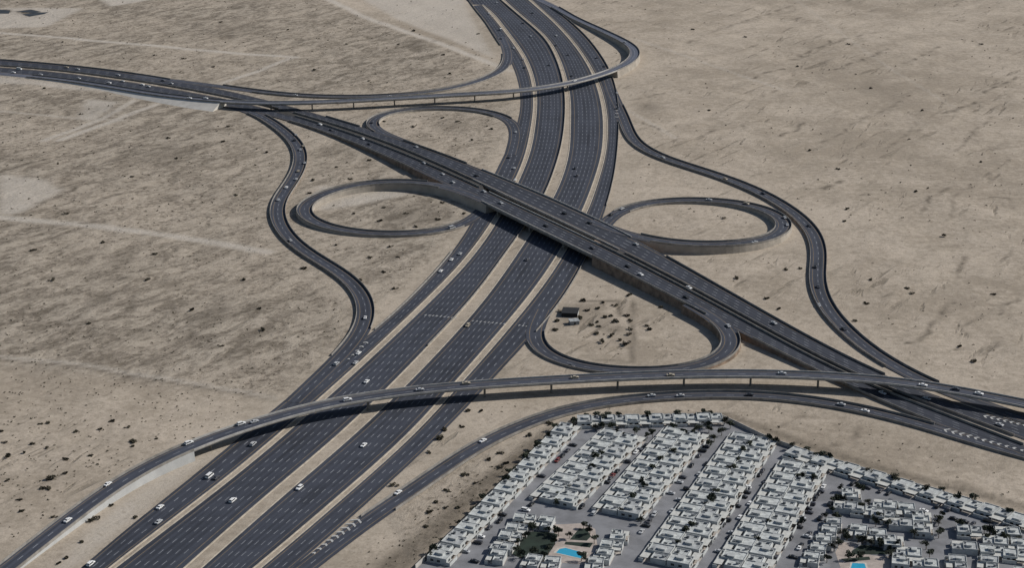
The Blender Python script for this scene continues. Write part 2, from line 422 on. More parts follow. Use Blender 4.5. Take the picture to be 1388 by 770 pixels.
barrier(bx(NN, 804, 962), 'concrete barrier on the near edge of the crossing highway above the dark shed')
barrier(bx(NN, 1022, 1262), 'concrete barrier on the near edge of the crossing highway under the lower flyover')
barrier(bx(FF, -100, 230), 'concrete barrier on the far edge of the crossing highway at its far left end')

# --- ramps and flyovers: traced centre lines (x, y, height)
RAMP = {
 'left slip road': [(262, 131.5, .2), (302, 141, .2), (341, 151, .3), (378, 172.5, .5), (400, 192, .6), (408, 209, .6), (406, 227, .6), (395, 248, .6), (379, 270, .6), (374.5, 288.5, .6), (380, 306.5, .6), (397, 328.5, .6), (428, 350.7, .6), (462, 370, .6), (484, 389, .5), (497, 410.5, .4), (497, 432.6, .3), (488, 454.5, .2), (468, 478, .1), (443, 503, .1), (416, 529, .1), (398, 546, .1)],
 'upper left slip road': [(680, 50, .1), (688, 68, .1), (688, 84, .1), (678, 97, .1), (660, 106, .1), (636, 114.4, .1), (585, 125, .2), (532, 130, .3), (477, 132, .3), (415, 130.5, .3), (350, 124.5, .2), (310, 118.5, .2), (262, 112, .2), (215, 106.8, .2), (180, 102.5, .2)],
 'right slip road': [(822, 104, .1), (831, 130, .1), (844, 157, .1), (853, 180, .2), (862, 194.5, .4), (890, 211, .6), (932, 225.5, .6), (956, 232.5, .6), (1008, 251, .6), (1047, 269.5, .6), (1079, 290.5, .6), (1100, 311, .6), (1110, 336, .6), (1110, 354, .6), (1107, 380, .6), (1118, 414.5, .6), (1147, 449, .5), (1190, 484, .3), (1247, 515.5, .2), (1300, 538, .2), (1350, 555, .2), (1420, 578, .2)],
 'lower slip road': [(1420, 626, .1), (1330, 602, .1), (1269, 582, .1), (1218, 567, .2), (1163, 554, .3), (1100, 543, .3), (1040, 536.5, .3), (972, 535, .3), (918, 537, .3), (860, 541.5, .3), (786, 551, .3), (734, 566, .3), (682, 587.5, .3), (630, 615.5, .3), (578, 653, .3), (532, 683, .2), (496, 708, .1), (455, 738, .1), (415, 770, .1), (360, 812, .1)],
 'upper left loop': [(556, 195.5, 4.2), (530, 185.5, 3.2), (512, 178, 2.3), (501, 170.5, 1.7), (501, 164, 1.4), (508, 158, 1.2), (530, 151, 1.0), (560, 147.3, .8), (599, 145.8, .6), (650, 149, .4), (680, 156, .2), (694, 164, .1), (699, 174, .1), (699, 188, .1), (693, 210, .1)],
 'left loop': [(668, 276, 7.0), (640, 264.5, 6.8), (612, 253.5, 6.3), (566, 246.2, 5.7), (514, 246, 5.1), (462, 254, 4.3), (424.6, 267.5, 3.5), (407, 279, 3.0), (404.5, 288, 2.6), (412, 296, 2.2), (431, 306, 1.7), (469, 315.2, 1.1), (520, 319.3, .6), (572, 318.3, .3), (614, 311, .2), (638, 300.5, .1), (654, 288, .1), (667, 268, .1)],
 'right loop': [(816, 309, .1), (826, 295, .1), (840, 284.5, .1), (865, 276.5, .3), (904, 271.8, .6), (956, 271, 1.1), (1008, 275.5, 1.7), (1043, 285, 2.3), (1064, 297, 2.9), (1069, 306, 3.3), (1063, 315.5, 3.7), (1044, 325.5, 4.3), (1008, 331.3, 4.9), (956, 333, 5.6), (904, 330.5, 6.2), (872, 324, 6.5), (838, 315, 6.8), (800, 299, 7.2)],
 'lower right loop': [(737, 420, .1), (728, 437, .1), (721, 452, .1), (720.5, 465, .1), (733, 481, .1), (757, 492, .1), (785, 500, .1), (820, 504.5, .2), (870, 506.5, .3), (915, 505.5, .5), (950, 500.5, .9), (980, 488.5, 1.6), (999, 471, 2.6), (1001, 458, 3.5), (990, 445, 4.3), (968, 430, 4.9), (935, 412, 5.6)],
 'upper flyover': [(700, -14, .1), (744, 5, .2), (780, 25.5, 1.2), (808, 38, 2.5), (841, 53.5, 4.2), (856, 62, 5.1), (862, 71, 5.8), (859, 79.5, 6.3), (848, 87.5, 6.8), (830, 96, 7.2), (768, 114, 7.6), (694, 124.3, 7.6), (610, 129, 7.6), (519, 134.5, 7.6), (428, 139, 7.4), (385, 140, 7.1), (340, 139.5, 6.6), (300, 137.5, 5.6), (265, 134.3, 4.6), (231, 130.5, 3.7), (200, 126.3, 3.0), (165, 120.3, 2.1), (130, 114.5, 1.3), (80, 107.5, .6), (30, 102.3, .3), (-20, 98, .15), (-90, 92, .15)],
 'lower flyover': [(-160, 905, .1), (-60, 825, .3), (14, 768.5, .9), (72, 721.5, 2), (120, 685, 3.1), (160, 655, 4), (208, 628, 4.9), (255, 606, 5.7), (337, 577, 6.9), (420, 553, 7.5), (480, 540.8, 7.7), (550, 531.5, 7.7), (604, 526, 7.7), (648, 522.3, 7.6), (770, 515, 7.4), (848, 511, 7.2), (900, 509, 7.2), (990, 507, 7.2), (1045, 507.5, 7.2), (1118, 510.5, 7.2), (1191, 515, 7.2), (1263.6, 524, 7.0), (1318, 533.7, 6.5), (1388, 547.8, 5.5), (1460, 563, 4.2), (1560, 587, 2.5)]}
WID = {'left slip road': 12.4, 'upper left slip road': 11.5, 'right slip road': 12.2, 'lower slip road': 11.5, 'upper left loop': 12, 'left loop': 12.4, 'right loop': 12.4, 'lower right loop': 12.4, 'upper flyover': 11, 'lower flyover': 11}
CL = {}
for i, (key, pts) in enumerate(RAMP.items()):
    P = smooth(catmull([at(*p) + Vector((0, 0, .1)) for p in pts], 5), 40)
    CL[key] = P; remember(key, P)
ramp_mat = road_mat('asphalt ramp', 2, .2, .2, tone=1.08)
fly_mat = road_mat('asphalt flyover', 2, .16, .16, tone=1.3)
old_mat = road_mat('worn grey asphalt', 2, .16, .16, tone=2.1)
def T(key, x, y): return nearest_t(CL[key], x, y)
def idx(key, x, y): return int(round(T(key, x, y) * (len(CL[key]) - 1)))
# bridge stretches of the flyovers: start and end pixel
BRIDGE = {'upper flyover': ((832, 96), (300, 137.5)), 'lower flyover': ((251, 608), (1500, 572))}
for n_, (key, P) in enumerate(CL.items()):
    w = WID[key]; Lf, Rt = offset(P, w / 2), offset(P, -w / 2)
    lift = .034 + .006 * n_
    mt = {'upper flyover': old_mat, 'lower flyover': fly_mat, 'upper left slip road': fly_mat}.get(key, ramp_mat)
    if key in BRIDGE:
        (ax, ay), (bx_, by) = BRIDGE[key]; i0, i1 = idx(key, ax, ay), idx(key, bx_, by)
        for s in (slice(0, i0 + 1), slice(i1, len(P))):
            ribbon('ramp_road', Lf[s], Rt[s], mt, lift=lift)
            if len(P[s]) > 2: tag(solid('embankment', Lf[s], Rt[s], -.12, lambda i, p: -.3, pale_slope if (key[0] == 'u' and s.start) else (ramp_conc if key[0] == 'l' else wall_conc), spread=(2.6, .05) if (key[0] == 'u' and s.start) else .1), kind='structure')
        root = empty('flyover_bridge', (P[(i0 + i1) // 2].x, P[(i0 + i1) // 2].y, 0))
        tag(root, 'curved concrete flyover on single piers crossing the %s of the interchange' % ('far upper end' if key[0] == 'u' else 'near lower end'), 'bridge')
        off = -Vector(root.location); s = slice(i0, i1 + 1)
        l_, r_, p_ = [q + off for q in Lf[s]], [q + off for q in Rt[s]], [q + off for q in P[s]]
        solid('deck', l_, r_, -.02, lambda i, q: q.z - .55, girder_mat, root)
        solid('girder', offset(p_, 3.4), offset(p_, -3.4), -.56, lambda i, q: q.z - 1.4, girder_mat, root)
        ribbon('road_surface', l_, r_, mt, root, lift=lift)
        wall_strip('parapet', offset(l_, -.25), concrete, .4, 1.1, 0, root); wall_strip('parapet', offset(r_, .25), concrete, .4, 1.1, 0, root)
        # single column piers about every 38 m, moved into the sand strips where a road is in the way
        clear = []
        for kk in ('left collector', 'left main', 'right main', 'right collector'): clear.append((kk, 12 if 'main' not in kk else 15.5))
        clear += [('far cross', 11), ('near cross', 11), ('left slip road', 7.5), ('right slip road', 7.5), ('lower right loop', 7), ('upper left slip road', 7)]
        def free(q):
            for kk, rad in clear:
                for rp, _, _ in ROADS[kk][::2]:
                    if (rp.x - q.x) ** 2 + (rp.y - q.y) ** 2 < rad * rad: return False
            return True
        k = 3; made = 0
        while k < len(P[s]) - 2:
            q = P[i0 + k]
            if free(q):
                mb = MB(); tg = ROADS[key][i0 + k][1]; hh = q.z
                mb.cyl((0, 0), .65, .65, -.5, hh - 2.1, 14)
                i_ = len(mb.v); mb.box(-2.6, 2.6, -.6, .6, hh - 2.1, hh - 1.42)
                for vi in (0, 1, 2, 3): mb.v[i_ + vi] = (mb.v[i_ + vi][0] * .5, mb.v[i_ + vi][1], mb.v[i_ + vi][2])
                pr = mb.build('pier', girder_mat, root); pr.location = (q.x + off.x, q.y + off.y, 0); pr.rotation_euler = (0, 0, math.atan2(tg.y, tg.x) + math.pi / 2)
                made += 1; k += 8
            else: k += 1
    else:
        ribbon('ramp_road', Lf, Rt, mt, lift=lift)
        runs = [i for i, p in enumerate(P) if p.z > .45]
        if runs:
            s = slice(max(0, runs[0] - 1), runs[-1] + 2)
            tag(solid('embankment', Lf[s], Rt[s], -.1, lambda i, p: -.3, wall_conc if 'loop' in key and 'lower' not in key else brown_slope, spread=.14 if 'loop' in key else .5), kind='structure')
def rb(key, side, a, b, label):
    w = WID[key]; P = CL[key]; i0, i1 = sorted((idx(key, *a), idx(key, *b)))
    barrier(offset(P, (w / 2 - .2) * (1 if side == 'L' else -1))[i0:i1 + 1], label)
rb('left slip road', 'L', (352, 156), (492, 446), 'concrete barrier on the inner right edge of the winding left slip road')
rb('left slip road', 'R', (345, 152), (462, 484), 'concrete barrier on the outer left edge of the winding left slip road')
rb('upper left slip road', 'L', (686, 90), (345, 124), 'concrete barrier on the near edge of the upper left slip road behind the flyover')
rb('upper left slip road', 'R', (686, 72), (300, 117), 'concrete barrier on the far edge of the upper left slip road')
rb('right slip road', 'L', (838, 142), (1262, 522), 'concrete barrier on the outer far edge of the winding right slip road')
rb('right slip road', 'R', (846, 166), (1212, 498), 'concrete barrier on the inner near edge of the winding right slip road')
rb('lower slip road', 'L', (1420, 626), (520, 690), 'concrete barrier on the outer edge of the lower slip road facing the villas')
rb('lower slip road', 'R', (1262, 580), (500, 705), 'concrete barrier on the inner far edge of the lower slip road')
rb('upper left loop', 'L', (516, 178), (688, 160), 'concrete barrier on the inside of the upper left loop')
rb('upper left loop', 'R', (500, 173), (676, 154), 'concrete barrier on the outside of the upper left loop')
rb('left loop', 'L', (600, 251), (632, 303), 'pale concrete barrier on the inside of the raised left loop')
rb('left loop', 'R', (572, 247), (622, 308), 'pale concrete barrier on the outside of the raised left loop')
rb('right loop', 'R', (842, 283), (862, 321), 'pale concrete barrier on the inside of the raised right loop')
rb('right loop', 'L', (838, 285), (886, 328), 'pale concrete barrier on the outside of the raised right loop')
rb('lower right loop', 'L', (731, 450), (976, 434), 'concrete barrier on the inside of the lower right loop around the dark shed')
rb('lower right loop', 'R', (722, 468), (996, 450), 'concrete barrier on the outside of the lower right loop')
for key, segs in (('upper flyover', [((752, 9), (832, 96)), ((300, 137.5), (40, 103))]), ('lower flyover', [((-60, 825), (251, 608))])):
    for q, (a, b) in enumerate(segs):
        nm = ('hairpin ramp up to the upper flyover' if q == 0 else 'long ramp down from the upper flyover') if key[0] == 'u' else 'curved ramp up to the lower flyover'
        rb(key, 'L', a, b, 'concrete barrier on the %s edge of the %s' % ({'u0': 'inner', 'u1': 'near', 'l0': 'far left'}['%s%d' % (key[0], q)], nm) if not (key[0] == 'u' and q == 0) else 'concrete barrier on the outer edge of the ' + nm)
        rb(key, 'R', a, b, 'concrete barrier on the %s edge of the %s' % ({'u0': 'inner', 'u1': 'far', 'l0': 'near right'}['%s%d' % (key[0], q)], nm))

# painted gore chevrons and a row of white marks across the highway
def chevrons(P0, P1, n, w0, w1, ax, lift):
    """V stripes from P0 (wide end) to P1, ax: unit vector along"""
    mb = MB()
    side = Vector((-ax.y, ax.x, 0))
    for k in range(n):
        t = k / max(1, n - 1); c = P0.lerp(P1, t); w = w0 + (w1 - w0) * t
        for s in (-1, 1):
            a = c + side * (s * w); b = c + ax * (w * .8)
            d = ax * 1.5; z = Vector((0, 0, lift))
            q = [a + z, a + d + z, b + d + z, b + z]
            if s > 0: q = q[::-1]
            mb.quad(*[tuple(v) for v in q])
    return tag(mb.build('road_marking', paint), kind='structure')
a, b = at(481, 709, .1), at(424, 752, .1); chevrons(a, b, 9, 3.2, .9, (a - b).normalized(), .3)
a, b = at(1287, 585, .1), at(1388, 612, .1); chevrons(a, b, 11, 2.6, 1.0, (a - b).normalized(), .3)
a, b = at(1340, 566, .2), at(1400, 580, .2); chevrons(a, b, 8, 2.2, 1.0, (a - b).normalized(), .3)
a, b = at(495, 466, .1), at(472, 488, .1); chevrons(a, b, 5, 1.7, .7, (a - b).normalized(), .3)
a, b = at(836, 158, .1), at(836, 140, .1); chevrons(a, b, 5, 2, .7, (a - b).normalized(), .3)
a, b = at(668, 22, .1), at(655, 6, .1); chevrons(a, b, 7, 2.4, .8, (a - b).normalized(), .3)
for (xa, ya, xb, yb, n) in ((577, 427, 618, 431, 9), (641, 435, 684, 439, 9), (704, 441, 729, 444, 6)):
    mb = MB()
    for k in range(n):
        c = at(xa + (xb - xa) * k / (n - 1), ya + (yb - ya) * k / (n - 1), .1)
        e = at(c.x, c.y) if False else Vector((.55, .83, 0)); s_ = Vector((e.y, -e.x, 0)); z = Vector((0, 0, .06))
        mb.quad(*[tuple(c + e * u * 1.2 + s_ * v * .35 + z) for u, v in ((-1, 1), (1, 1), (1, -1), (-1, -1))])
    tag(mb.build('road_marking', paint), kind='structure')

# ---------------------------------------------------------------- ground: one sheet to the horizon
def poly_mask(X, Y, poly):
    inside = np.zeros(X.shape, bool); n = len(poly); j = n - 1
    for i in range(n):
        xi, yi = poly[i]; xj, yj = poly[j]
        c = ((yi > Y) != (yj > Y)) & (X < (xj - xi) * (Y - yi) / (yj - yi + 1e-9) + xi)
        inside ^= c; j = i
    return inside
def gp(pts): return [(at(x, y).x, at(x, y).y) for x, y in pts]
def seg_dist(X, Y, pts):
    d = np.full(X.shape, 1e9)
    for (x0, y0), (x1, y1) in zip(pts, pts[1:]):
        dx, dy = x1 - x0, y1 - y0
        t = np.clip(((X - x0) * dx + (Y - y0) * dy) / (dx * dx + dy * dy + 1e-9), 0, 1)
        d = np.minimum(d, np.hypot(X - x0 - t * dx, Y - y0 - t * dy))
    return d
VILLAGE = [(540, 800), (563, 772), (658, 682), (680, 661), (694, 643.5), (730, 612), (771, 575), (800, 571), (880, 568), (978, 567), (1000, 577), (1040, 597), (1076, 609), (1126, 627), (1177, 643), (1240, 663), (1322, 684), (1388, 703), (1480, 731), (1480, 830), (540, 830)]
def fine_axis(a, b, step, grow, far_lo, far_hi):
    mid = list(np.arange(a, b, step)); lo, hi = [], []
    x, s = a, step
    while x > far_lo: s *= grow; x -= s; lo.append(x)
    x, s = mid[-1], step
    while x < far_hi: s *= grow; x += s; hi.append(x)
    return np.array(lo[::-1] + mid + hi)
gx = fine_axis(-760, 760, 3.2, 1.35, -26000, 26000); gy = fine_axis(640, 2480, 3.6, 1.35, -6000, 42000)
GX, GY = np.meshgrid(gx, gy)
kd = kdtree.KDTree(len(ROAD_PTS))
for i, p in enumerate(ROAD_PTS): kd.insert((p.x, p.y, 0), i)
kd.balance()
coarse = np.array([[kd.find((x, y, 0))[2] for x in gx[::3]] for y in gy[::3]])
ix = np.interp(gx, gx[::3], np.arange(len(gx[::3]))); iy = np.interp(gy, gy[::3], np.arange(len(gy[::3])))
def bil(A, iy, ix):
    i0 = np.clip(iy.astype(int), 0, A.shape[0] - 2); j0 = np.clip(ix.astype(int), 0, A.shape[1] - 2)
    fy = (iy - i0)[:, None]; fx = (ix - j0)[None, :]
    return (A[np.ix_(i0, j0)] * (1 - fy) * (1 - fx) + A[np.ix_(i0 + 1, j0)] * fy * (1 - fx) + A[np.ix_(i0, j0 + 1)] * (1 - fy) * fx + A[np.ix_(i0 + 1, j0 + 1)] * fy * fx)
RD = bil(coarse, iy, ix)
nr = np.random.RandomState(3)
def waves(X, Y, n, lo, hi, ang=None, spread=math.pi):
    Z = np.zeros(X.shape)
    for _ in range(n):
        a = nr.uniform(-spread, spread) + (ang or 0); f = 2 * math.pi / nr.uniform(lo, hi); ph = nr.uniform(0, 6.28)
        wx, wy = nr.uniform(-1, 1) * 2, nr.uniform(-1, 1) * 2
        Z += np.sin((X * math.cos(a) + Y * math.sin(a)) * f + ph + wx * np.sin(X / 83. + ph) + wy * np.sin(Y / 97. + ph * 2))
    return Z / math.sqrt(n)
inner = (np.abs(GX) < 800) & (GY > 600) & (GY < 2600)
Z = waves(GX, GY, 7, 45, 130) * .32 + waves(GX, GY, 6, 14, 34, R_(-35), .5) * .14
vill = gp(VILLAGE); vm = poly_mask(GX, GY, vill); vd = seg_dist(GX, GY, vill)
Z *= np.clip((RD - 16) / 22, 0, 1) * np.clip(vd / 25, 0, 1) * ~vm * inner
Z -= np.where(~inner & (RD > 40), .4, 0)
scr = poly_mask(GX, GY, gp([(-300, -60), (430, -60), (440, 0), (690, 98), (704, 150), (640, 290), (520, 420), (385, 540), (-300, 455)]))
scr2 = poly_mask(GX, GY, gp([(530, 700), (600, 640), (690, 590), (770, 565), (765, 580), (640, 690), (560, 770)]))
def soft(mask, it):
    m = mask.astype(float)
    for _ in range(it):
        m[1:-1, 1:-1] = (m[1:-1, 1:-1] * 4 + m[:-2, 1:-1] + m[2:, 1:-1] + m[1:-1, :-2] + m[1:-1, 2:]) / 8
    return m
scrub_m = np.clip(soft(scr, 14) + .75 * soft(scr2, 4), 0, 1)
pale = np.zeros(GX.shape)
for poly in ([(462, -20), (620, -20), (640, 25), (670, 78), (600, 50), (540, 27)], [(118, 134), (160, 138), (128, 163), (104, 161)], [(0, 236), (55, 242), (84, 258), (30, 288), (0, 292)], [(-60, 14), (20, 10), (112, 11), (62, 36), (-60, 41)], [(130, -4), (225, -4), (150, 8)],
             [(60, 790), (130, 712), (196, 655), (260, 622), (310, 606), (250, 648), (170, 712), (100, 770)], [(-60, 101), (0, 104), (60, 109), (120, 118), (150, 124), (100, 121), (40, 114), (-60, 110)], [(430, 252), (520, 251), (560, 262), (470, 280), (425, 286)]):
    pale = np.maximum(pale, soft(poly_mask(GX, GY, gp(poly)), 3) * (1.0 if poly[0][0] in (118, 130) else .85))
for poly, wd, st in (([(-80, 40), (0, 44), (100, 52), (200, 61), (300, 70), (400, 77.5)], 4.6, 1), ([(392, 79), (350, 96), (300, 113)], 3.6, .9), ([(430, -8), (500, 25), (600, 60), (692, 96)], 5, .95), ([(-60, 290), (0, 295), (120, 305), (250, 322), (362, 342)], 5, .9),
             ([(182, 136), (140, 160), (60, 191)], 3.6, .8), ([(213, 141), (150, 165), (80, 190)], 3.6, .9), ([(0, 150), (100, 160), (165, 163)], 2.6, .7), ([(860, 52), (900, 66), (980, 93), (1060, 121)], 2.4, .45), ([(852, 150), (884, 168), (915, 187)], 2.4, .55),
             ([(1080, 0), (1140, 45), (1200, 88), (1300, 150)], 2.4, .25), ([(-60, 474), (0, 483.5), (120, 496.5), (230, 514.5), (330, 531.5), (372, 540)], 2.6, .6)):
    g = gp(poly); pale = np.maximum(pale, st * np.clip(1.5 - seg_dist(GX, GY, g) / wd, 0, 1))
pond = poly_mask(GX, GY, gp([(-60, 6), (70, 6), (80, 28), (-60, 28)])) * 1.0
Z *= 1 - soft(pond, 6)
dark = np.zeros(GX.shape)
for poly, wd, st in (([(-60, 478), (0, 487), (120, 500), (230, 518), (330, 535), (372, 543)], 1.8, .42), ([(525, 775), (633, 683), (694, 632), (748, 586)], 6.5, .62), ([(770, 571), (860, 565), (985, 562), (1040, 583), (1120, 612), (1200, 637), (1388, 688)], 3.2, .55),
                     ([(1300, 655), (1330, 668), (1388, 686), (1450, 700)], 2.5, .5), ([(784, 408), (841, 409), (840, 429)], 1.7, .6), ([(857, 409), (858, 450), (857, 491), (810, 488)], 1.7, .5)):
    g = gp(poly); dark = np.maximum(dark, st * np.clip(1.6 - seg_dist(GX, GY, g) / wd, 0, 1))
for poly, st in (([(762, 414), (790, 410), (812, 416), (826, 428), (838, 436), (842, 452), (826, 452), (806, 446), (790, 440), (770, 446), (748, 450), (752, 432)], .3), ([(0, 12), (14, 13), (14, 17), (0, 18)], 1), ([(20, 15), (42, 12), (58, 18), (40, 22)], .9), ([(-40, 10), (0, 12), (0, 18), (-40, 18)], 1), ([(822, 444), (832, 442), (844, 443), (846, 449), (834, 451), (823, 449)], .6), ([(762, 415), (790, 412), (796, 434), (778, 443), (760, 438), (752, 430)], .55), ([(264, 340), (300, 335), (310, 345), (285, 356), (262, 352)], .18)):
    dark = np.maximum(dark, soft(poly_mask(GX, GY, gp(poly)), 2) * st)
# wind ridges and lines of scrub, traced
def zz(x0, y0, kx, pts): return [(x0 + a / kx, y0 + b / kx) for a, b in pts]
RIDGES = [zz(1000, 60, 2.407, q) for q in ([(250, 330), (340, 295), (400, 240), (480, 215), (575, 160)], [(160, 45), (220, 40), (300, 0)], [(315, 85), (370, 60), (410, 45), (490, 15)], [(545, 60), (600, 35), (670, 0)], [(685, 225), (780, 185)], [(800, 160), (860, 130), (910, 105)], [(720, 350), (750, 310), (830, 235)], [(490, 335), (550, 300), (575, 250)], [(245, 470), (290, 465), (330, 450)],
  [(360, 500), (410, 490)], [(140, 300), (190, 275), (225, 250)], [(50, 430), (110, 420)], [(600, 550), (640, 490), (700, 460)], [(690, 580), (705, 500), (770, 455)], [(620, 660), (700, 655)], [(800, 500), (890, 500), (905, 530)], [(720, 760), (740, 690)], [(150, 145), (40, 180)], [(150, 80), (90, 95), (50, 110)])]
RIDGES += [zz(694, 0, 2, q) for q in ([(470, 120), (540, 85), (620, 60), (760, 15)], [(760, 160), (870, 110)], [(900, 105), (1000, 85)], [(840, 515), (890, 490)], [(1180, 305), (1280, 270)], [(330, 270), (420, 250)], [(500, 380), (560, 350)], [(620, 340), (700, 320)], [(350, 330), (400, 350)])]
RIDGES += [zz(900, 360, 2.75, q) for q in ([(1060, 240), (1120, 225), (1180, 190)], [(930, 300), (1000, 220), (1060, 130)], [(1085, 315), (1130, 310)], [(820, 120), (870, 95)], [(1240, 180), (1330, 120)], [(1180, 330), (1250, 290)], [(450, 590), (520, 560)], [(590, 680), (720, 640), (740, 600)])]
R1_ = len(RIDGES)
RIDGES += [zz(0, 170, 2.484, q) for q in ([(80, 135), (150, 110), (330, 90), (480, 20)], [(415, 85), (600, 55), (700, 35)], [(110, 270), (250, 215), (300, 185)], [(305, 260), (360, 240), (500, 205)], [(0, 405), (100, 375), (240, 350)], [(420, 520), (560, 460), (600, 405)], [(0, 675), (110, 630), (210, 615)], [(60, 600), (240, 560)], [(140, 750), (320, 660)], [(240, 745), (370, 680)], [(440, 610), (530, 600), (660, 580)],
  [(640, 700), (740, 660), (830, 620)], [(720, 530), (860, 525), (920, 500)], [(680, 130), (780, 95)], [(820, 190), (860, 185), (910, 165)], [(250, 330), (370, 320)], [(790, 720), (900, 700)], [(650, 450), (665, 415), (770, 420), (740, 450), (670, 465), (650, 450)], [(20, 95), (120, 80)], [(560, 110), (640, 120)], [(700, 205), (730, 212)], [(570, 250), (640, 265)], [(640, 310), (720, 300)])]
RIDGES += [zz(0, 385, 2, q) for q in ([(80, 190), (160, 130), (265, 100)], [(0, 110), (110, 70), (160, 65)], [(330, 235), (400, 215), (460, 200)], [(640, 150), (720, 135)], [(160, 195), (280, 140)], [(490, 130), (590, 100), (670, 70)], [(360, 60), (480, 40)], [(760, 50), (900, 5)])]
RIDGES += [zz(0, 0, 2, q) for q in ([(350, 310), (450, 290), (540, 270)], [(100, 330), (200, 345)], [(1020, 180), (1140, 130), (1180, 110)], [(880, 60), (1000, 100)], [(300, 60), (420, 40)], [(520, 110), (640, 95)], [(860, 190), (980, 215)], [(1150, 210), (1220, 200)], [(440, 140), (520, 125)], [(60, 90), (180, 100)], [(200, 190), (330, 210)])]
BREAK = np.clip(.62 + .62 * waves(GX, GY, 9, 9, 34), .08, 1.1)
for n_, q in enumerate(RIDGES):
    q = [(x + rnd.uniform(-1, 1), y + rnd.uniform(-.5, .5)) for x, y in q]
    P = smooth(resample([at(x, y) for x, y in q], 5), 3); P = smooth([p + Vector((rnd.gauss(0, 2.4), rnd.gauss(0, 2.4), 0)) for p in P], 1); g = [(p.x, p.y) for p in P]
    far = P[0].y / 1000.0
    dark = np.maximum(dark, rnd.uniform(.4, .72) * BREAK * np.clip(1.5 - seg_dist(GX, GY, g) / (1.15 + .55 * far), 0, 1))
for (x, y, ra, st) in ((137, 407, 9, .35), (233, 385, 9, .4), (290, 428, 14, .4), (191, 452, 9, .35), (161, 351, 10, .3), (1065, 297, 12, .25), (1190, 120, 22, .2), (880, 145, 14, .4), (230, 210, 22, .35), (120, 150, 20, .3), (320, 40, 30, .25), (560, 60, 20, .3), (470, 200, 18, .25), (560, 290, 24, .35), (610, 170, 16, .3)):
    c = at(x, y); rr = np.hypot((GX - c.x), (GY - c.y) * .7)
    dark = np.maximum(dark, st * np.clip(1.4 - rr / ra, 0, 1))
verge = np.clip(1 - (RD - 8) / 16, 0, 1)
ny, nx = GX.shape
V = np.stack([GX, GY, Z], -1).reshape(-1, 3)
ii = np.arange((ny - 1) * (nx - 1)); r_, c_ = ii // (nx - 1), ii % (nx - 1); b_ = r_ * nx + c_
Fq = np.stack([b_, b_ + 1, b_ + nx + 1, b_ + nx], -1)
me = bpy.data.meshes.new('ground')
me.vertices.add(len(V)); me.vertices.foreach_set('co', V.astype(np.float32).ravel())
me.loops.add(Fq.size); me.loops.foreach_set('vertex_index', Fq.astype(np.int32).ravel())
me.polygons.add(len(Fq)); me.polygons.foreach_set('loop_start', (np.arange(len(Fq)) * 4).astype(np.int32)); me.polygons.foreach_set('loop_total', np.full(len(Fq), 4, np.int32))
me.update(); me.validate()
me.polygons.foreach_set('use_smooth', np.ones(len(Fq), bool))
at_ = me.color_attributes.new('soil', 'FLOAT_COLOR', 'POINT')
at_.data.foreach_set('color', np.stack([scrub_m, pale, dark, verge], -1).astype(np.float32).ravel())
ground = bpy.data.objects.new('ground', me); C.objects.link(ground); ground['kind'] = 'structure'

m, nt, b = new_mat('desert sand'); k = NT(nt)
P = k.pos()
attr = k.n('ShaderNodeAttribute', attribute_name='soil'); sep = k.n('ShaderNodeSeparateColor'); k.put(sep, 0, attr.outputs['Color'])
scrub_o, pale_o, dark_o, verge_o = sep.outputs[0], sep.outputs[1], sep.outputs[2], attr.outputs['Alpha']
big = k.noise(P, .0042, 5, .55)
midn = k.noise(P, .022, 6, .62, dist=.6)
fine = k.noise(P, .16, 4, .65)
grain = k.noise(P, .7, 3, .6)
rot = k.mapping(P, (0, 0, R_(58)), (2.1, 1, 1))
streak = k.noise(rot, .07, 8, .72, dist=.4)
rot2 = k.mapping(P, (0, 0, R_(55)), (6.5, 1, 1))
rot3 = k.mapping(P, (0, 0, R_(68)), (5.0, 1, 1))
veinm = k.ramp(k.noise(rot2, .085, 3, .55, dist=.15), .585, .68)
veinm = k.math('MAXIMUM', veinm, k.ramp(k.noise(rot3, .12, 3, .55, dist=.15), .6, .69))
veinm = k.math('MULTIPLY', veinm, k.math('MULTIPLY', k.ramp(k.noise(P, .0075, 4, .6), .42, .6), k.ramp(k.noise(P, .16, 3, .65), .35, .52)))
tone = k.math('ADD', k.math('MULTIPLY', big, .35), k.math('ADD', k.math('MULTIPLY', midn, .35), k.math('MULTIPLY', fine, .3)))
col = k.mix(k.ramp(tone, .4, .6), (.312, .264, .21, 1), (.486, .418, .342, 1))
sc_t = k.math('ADD', k.math('MULTIPLY', streak, .75), k.math('MULTIPLY', fine, .25))
sc_col = k.mix(k.ramp(sc_t, .38, .6), (.165, .14, .113, 1), (.415, .362, .298, 1))
col = k.mix(k.math('MULTIPLY', scrub_o, k.ramp(big, .38, .6, 1.0, .4)), col, sc_col)
col = k.mix(k.math('MULTIPLY', veinm, k.ramp(scrub_o, 0, 1, .8, .5)), col, (.145, .122, .095, 1))
clumps = k.math('MULTIPLY', k.ramp(k.noise(P, .22, 4, .7), .5, .58), k.ramp(sc_t, .56, .44))
clumps = k.math('MULTIPLY', clumps, k.ramp(scrub_o, 0, 1, .25, .85))
col = k.mix(clumps, col, (.125, .105, .082, 1))
ridges = k.math('MULTIPLY', k.ramp(k.math('ABSOLUTE', k.math('SUBTRACT', k.noise(rot, .022, 5, .6), .5)), .0, .03, 1, 0), k.ramp(k.noise(P, .013, 3), .42, .58))
col = k.mix(k.math('MULTIPLY', ridges, k.math('MULTIPLY', scrub_o, .5)), col, (.15, .125, .098, 1))
